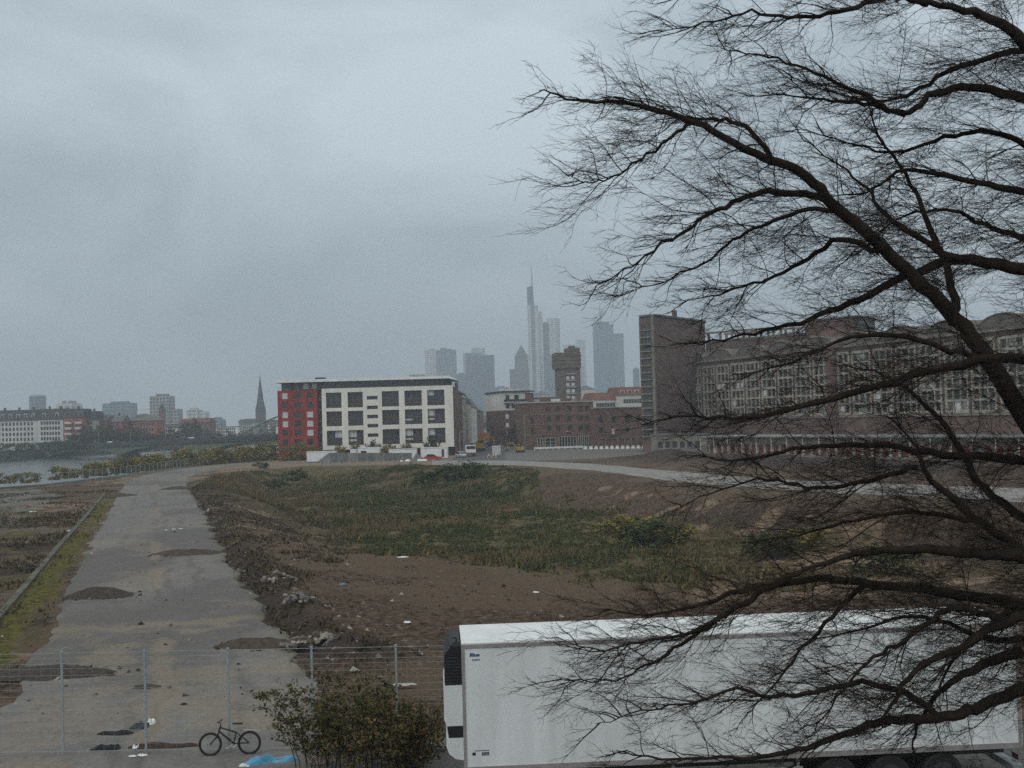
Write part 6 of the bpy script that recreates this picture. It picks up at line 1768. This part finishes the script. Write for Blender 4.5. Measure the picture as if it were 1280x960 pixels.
# ================================================================== BIG FOREGROUND BUSH
def big_bush():
    d = 32.6; c = at(446, 900, d); rng = random.Random(77)
    root = thing('autumn_bush', 'big dark autumn bush with russet and olive leaves left of the white trailer', 'bush', (c.x, d, 0))
    b = MB(); s = MB(); pts = []
    for k in range(72):
        a = rng.uniform(0, 6.28); q = math.sqrt(rng.random())*2.3
        x0, y0 = q*math.cos(a)*0.80, q*math.sin(a)*0.5
        lean = Vector((x0*.20 + rng.gauss(0,.22) - .12, y0*.3 + rng.gauss(0,.2), 0))
        L = rng.uniform(1.1, 3.0) * (1 - .30*(abs(x0)/2.3)**2) * (0.72 if x0 > 0.9 else 1)
        P = [Vector((x0, y0, -.1))]
        for j in range(1, 7):
            t = j/6; P.append(Vector((x0, y0, 0)) + lean*t*t*1.5 + Vector((rng.gauss(0,.05), rng.gauss(0,.05), L*t*(1-.12*t))))
        s.tube(P, [.016*(1-.13*j) for j in range(7)], 4, cap=False)
        for j in range(2, 7):
            for _ in range(3):
                dr = Vector((rng.gauss(-.25,.8), rng.gauss(0,.7), rng.uniform(-.1,.6))).normalized(); l = rng.uniform(.2,.85)
                s.tube([P[j], P[j]+dr*l*.5, P[j]+dr*l+Vector((0,0,.05))], [.006,.005,.003], 3, cap=False)
                for _ in range(rng.choice((0,3,8,14,24))): pts.append(P[j] + dr*l*rng.random() + Vector((rng.gauss(0,.07), rng.gauss(0,.07), rng.gauss(0,.06))))
    for p in pts:
        nz = float(vnoise(np.array([p.x*.9+50]), np.array([p.z*.9+p.y+20]))[0])
        wts = [3,3.6,1.2,.6,.8] if nz < .5 else [1.2,2.6,2.6,1.5,1.2]
        leaves(b, [p], .105, rng, 5, wts)
    b.build('foliage', LM_bush, root); s.build('stem', bark, root)
big_bush()
for px, py, s, lab in [(520,905,.75,'low russet bush between the big bush and the front of the trailer'),(470,868,.55,'thin weedy bush behind the big bush at the fence')]:
    g = gp(px, py, 0); d = 33.6 if s > .6 else 36.2; p = at(px, py, d)
    plant('low_bush', lab, 'bush', shrub_proto(90+int(px), 1500, LM_bush, .13, 1.35, 1.15, 20), (p.x, d, 0), 1.0, (s, s*.8, s*1.0))

# ================================================================== BARE TREE BESIDE THE LINE
def bare_tree():
    rng = random.Random(2024)
    TD = 14.0; tx = at(1420, 480, TD).x
    root = thing('bare_tree', 'large bare tree reaching in from the right with dark limbs and fine twigs', 'tree', (tx, TD, 0))
    org = Vector((tx, TD, 0))
    T = MB(); tp = [Vector((.5,0,-.3)), Vector((.35,.05,2.5)), Vector((.15,.1,5.0)), Vector((0,0,7.4)), Vector((-.1,-.1,9.4)), Vector((.2,0,12)), Vector((.35,.15,15)), Vector((.3,.2,18.5))]
    tr_ = [.52,.40,.36,.34,.31,.24,.15,.05]
    T.tube(tp, tr_, 14); T.build('trunk', bark, root, True)
    S = 1.0/FPX
    # traced limbs: pixel path, radius in pixels at the start and the end, depth offset at the start and the end
    limbs = [
     ([(1400,640),(1300,545),(1235,450),(1195,398),(1120,325),(1042,256),(1000,215),(930,186),(866,151),(790,131),(720,125),(674,112)], 15, 1.6, 0, -1.0),
     ([(1030,243),(985,242),(945,243),(900,261),(868,281),(830,305),(790,331),(742,360)], 5.5, 1.2, -.3, -.9),
     ([(866,151),(842,170),(800,200),(760,222),(732,228),(708,219)], 2.6, .9, -.6, -1.2),
     ([(965,200),(935,160),(900,150),(850,145),(800,128),(752,122)], 4, 1.2, -.3, -.6),
     ([(1060,270),(1010,262),(960,280),(915,300),(880,330),(830,352),(770,372)], 4, 1.0, .2, .5),
     ([(1110,318),(1050,300),(1000,330),(950,352),(900,366),(840,382)], 5, 1.0, .3, .6),
     ([(1410,390),(1340,360),(1280,338),(1200,324),(1132,345),(1062,380),(1000,402),(930,420),(870,430)], 13, 1.5, .3, .8),
     ([(1200,326),(1150,300),(1100,262),(1085,235),(1040,200),(1000,170)], 5, 1.2, .3, .5),
     ([(1400,180),(1330,110),(1280,52),(1232,20),(1160,2),(1080,-15)], 14, 4, -.2, -.4),
     ([(1400,170),(1330,140),(1280,125),(1212,108),(1162,120),(1130,142),(1082,120),(1020,92),(960,70),(900,60)], 9, 1.4, .2, .2),
     ([(1130,142),(1090,132),(1040,125),(990,120),(930,118)], 4, 1.1, .2, .4),
     ([(1380,70),(1280,64),(1202,82),(1150,110),(1112,126),(1050,118),(985,98)], 6, 1.2, .5, .7),
     ([(1160,5),(1120,-5),(1060,12),(1000,22),(940,18),(880,30),(820,38)], 5, 1.1, -.4, -.8),
     ([(1390,270),(1280,240),(1212,226),(1132,212),(1092,236),(1042,246)], 7, 1.6, .6, .6),
     ([(1390,235),(1300,190),(1240,165),(1180,172),(1120,190),(1060,178),(1000,160)], 6, 1.2, .8, .9),
     ([(1420,520),(1340,470),(1280,448),(1182,460),(1102,480),(1000,508),(930,522),(860,520),(800,530)], 10, 1.3, -.6, -1.3),
     ([(1240,455),(1170,430),(1100,418),(1040,430),(980,455),(910,470)], 5, 1.1, -.5, -.9),
     ([(1430,600),(1340,580),(1280,574),(1180,568),(1090,558),(1010,560),(930,575),(860,570)], 10, 1.3, .4, .3),
     ([(1420,770),(1330,718),(1279,697),(1217,690),(1154,688),(1083,690),(1033,703),(985,722),(930,740)], 12, 2, -.7, -1.3),
     ([(1430,800),(1340,772),(1280,757),(1175,738),(1071,728),(1008,724),(925,738),(875,757),(810,768),(752,760)], 11, 1.3, .2, -.4),
     ([(1410,790),(1279,690),(1217,647),(1158,592),(1146,560),(1110,520)], 9, 2, -.5, -.6),
     ([(1146,584),(1085,600),(1020,610),(960,600),(900,612),(840,640)], 4, 1.0, -.3, -.6),
     ([(1217,650),(1140,640),(1070,650),(1000,668),(930,680)], 4, 1.0, -.4, -.6),
     ([(1430,880),(1340,860),(1280,862),(1222,886),(1173,898),(1114,901),(1068,912),(1020,931),(960,944),(900,948),(812,945),(770,938)], 11, 1.2, -.4, -1.0),
     ([(1420,770),(1330,765),(1262,776),(1200,808),(1143,839),(1112,880),(1100,910)], 10, 2.5, -.8, -.9),
     ([(1262,776),(1190,762),(1130,800),(1084,827),(1045,872),(1012,922)], 5, 1.2, -.7, -.9),
     ([(1083,728),(1040,770),(995,821),(965,860),(936,892)], 4, 1.1, .1, 0),
     ([(985,724),(940,748),(900,773),(860,800),(817,827),(770,850),(700,848)], 5, 1.1, -.3, -.7),
     ([(1173,898),(1120,860),(1050,858),(980,872),(920,862),(860,880),(800,888),(745,905)], 5, 1.0, -.6, -1.0),
     ([(900,775),(850,795),(800,802),(745,812),(700,800)], 3, .9, -.5, -.8),
     ([(1279,815),(1220,835),(1180,860),(1150,900),(1140,940)], 8, 2, -.2, -.3),
     ([(1400,720),(1300,660),(1230,610),(1190,545),(1150,500),(1105,470),(1050,455)], 9, 1.6, .9, 1.2),
     ([(1195,400),(1188,350),(1160,280),(1140,230),(1100,170),(1080,110)], 7, 1.5, .4, .9),
     ([(1380,300),(1290,300),(1230,280),(1180,262),(1120,275),(1070,320)], 6, 1.3, 1.0, 1.3),
     ([(1400,10),(1310,-30),(1230,-60),(1120,-70),(1000,-50),(900,-20),(840,0)], 10, 1.3, .2, .4),
     ([(1280,752),(1225,790),(1190,830),(1165,880)], 6, 1.8, .3, .4),
     ([(1400,850),(1300,800),(1240,800),(1190,780),(1130,772),(1060,790),(1000,800)], 7, 1.2, .8, 1.0),
    ]
    tw = MB()          # fine twigs
    stats = [0]
    def grow(p, d, L, r, lev, bl):
        n = (7, 5, 3)[lev]; q = p; dd = d; pts = [p]
        for k in range(n):
            g = Vector((rng.gauss(0,.20), rng.gauss(0,.16), rng.gauss(0,.15)))
            t = k/n
            dd = dd + g + Vector((-.05, 0, (-.05 if t < .45 else .10) * (1 if lev < 2 else .8)))
            dd.normalize(); q = q + dd*L/n; pts.append(q)
        tw.tube(pts, [max(.0013, r*(1-.8*k/n)) for k in range(n+1)], 4 if lev == 0 else 3, 0 if lev == 0 else 1, cap=False)
        stats[0] += 1
        if lev < 2:
            m_ = max(2, int(L*((12, 15)[lev])))
            for k in range(m_):
                i = rng.uniform(.12, 1)*n; j = min(n-1, int(i)); pp = pts[j].lerp(pts[j+1], i-j)
                tdir = (pts[j+1]-pts[j]).normalized()
                s = Vector((rng.gauss(-.25,.55), rng.gauss(0,.55), rng.gauss(.05,.5)))
                nd = tdir*.85 + s; nd.z *= .75; nd.normalize()
                grow(pp, nd, L*rng.uniform(.25,.5) if lev == 0 else L*rng.uniform(.35,.75), max(.0022, r*.40), lev+1, bl)
    for path, r0, r1, o0, o1 in limbs:
        n = len(path); P = []
        for k, (px, py) in enumerate(path):
            d = TD + o0 + (o1-o0)*k/(n-1); P.append(at(px, py, d) - org)
        # smooth resample
        Q = []
        for k in range(n-1):
            a0 = P[max(k-1,0)]; a1 = P[k]; a2 = P[k+1]; a3 = P[min(k+2,n-1)]
            for s in range(5):
                t = s/5; Q.append(.5*((2*a1)+(-a0+a2)*t+(2*a0-5*a1+4*a2-a3)*t*t+(-a0+3*a1-3*a2+a3)*t**3))
        Q.append(P[-1])
        N_ = len(Q)
        Q = [q + Vector((rng.gauss(0,.012), rng.gauss(0,.012), rng.gauss(0,.012))) for q in Q]
        rad = [(r0 + (r1*.4-r0)*(k/(N_-1))**.8)*S*TD*0.95 for k in range(N_)]
        if path[0][0] > 1375:                     # joins the trunk
            z = Q[0].z - .5
            for k in range(len(tp)-1):
                if tp[k].z <= z <= tp[k+1].z:
                    t = (z-tp[k].z)/(tp[k+1].z-tp[k].z); Q = [tp[k].lerp(tp[k+1], t)] + Q; rad = [rad[0]*1.25] + rad
                    break
        b = MB(); b.tube(Q, rad, 9); b.build('branch', bark, root, True)
        # side shoots
        acc = 0.0; mz = sum(q.z for q in Q)/len(Q)
        for k in range(1, len(Q)):
            seg = (Q[k]-Q[k-1]).length; acc += seg
            frac = k/len(Q); step = (.088 if rad[k] < .05 else .12) * (.92 if mz > H - .2 else 0.95)
            while acc > step:
                acc -= step
                if Q[k].x > 1.2 and rng.random() < .5: continue
                td = (Q[k]-Q[k-1]).normalized()
                s = Vector((rng.gauss(-.35,.5), rng.gauss(0,.7), rng.gauss(.12,.62)))
                nd = (td*.7 + s).normalized()
                grow(Q[k-1].lerp(Q[k], rng.random()), nd, rng.uniform(.40,1.40)*(1.08-.66*frac), rng.uniform(.005,.010), 0, 0)
    tw.build('crown', [bark, twig_bark], root)
    print('shoots', stats[0], 'crown faces', len(tw.f))
bare_tree()

# ================================================================== HAZE
hb = MB(); hb.box(-4200, 4200, -1600, 5200, -8.5, 340)
hm = bpy.data.materials.new('haze_air'); hm.use_nodes = True
t = hm.node_tree; t.nodes.clear()
o = t.nodes.new('ShaderNodeOutputMaterial'); v = t.nodes.new('ShaderNodeVolumePrincipled')
v.inputs['Color'].default_value = (0.70, 0.785, 0.865, 1); v.inputs['Density'].default_value = 0.00044; v.inputs['Anisotropy'].default_value = 0.1
t.links.new(v.outputs[0], o.inputs['Volume'])
tag(hb.build('haze', hm), None, None, kind='stuff')
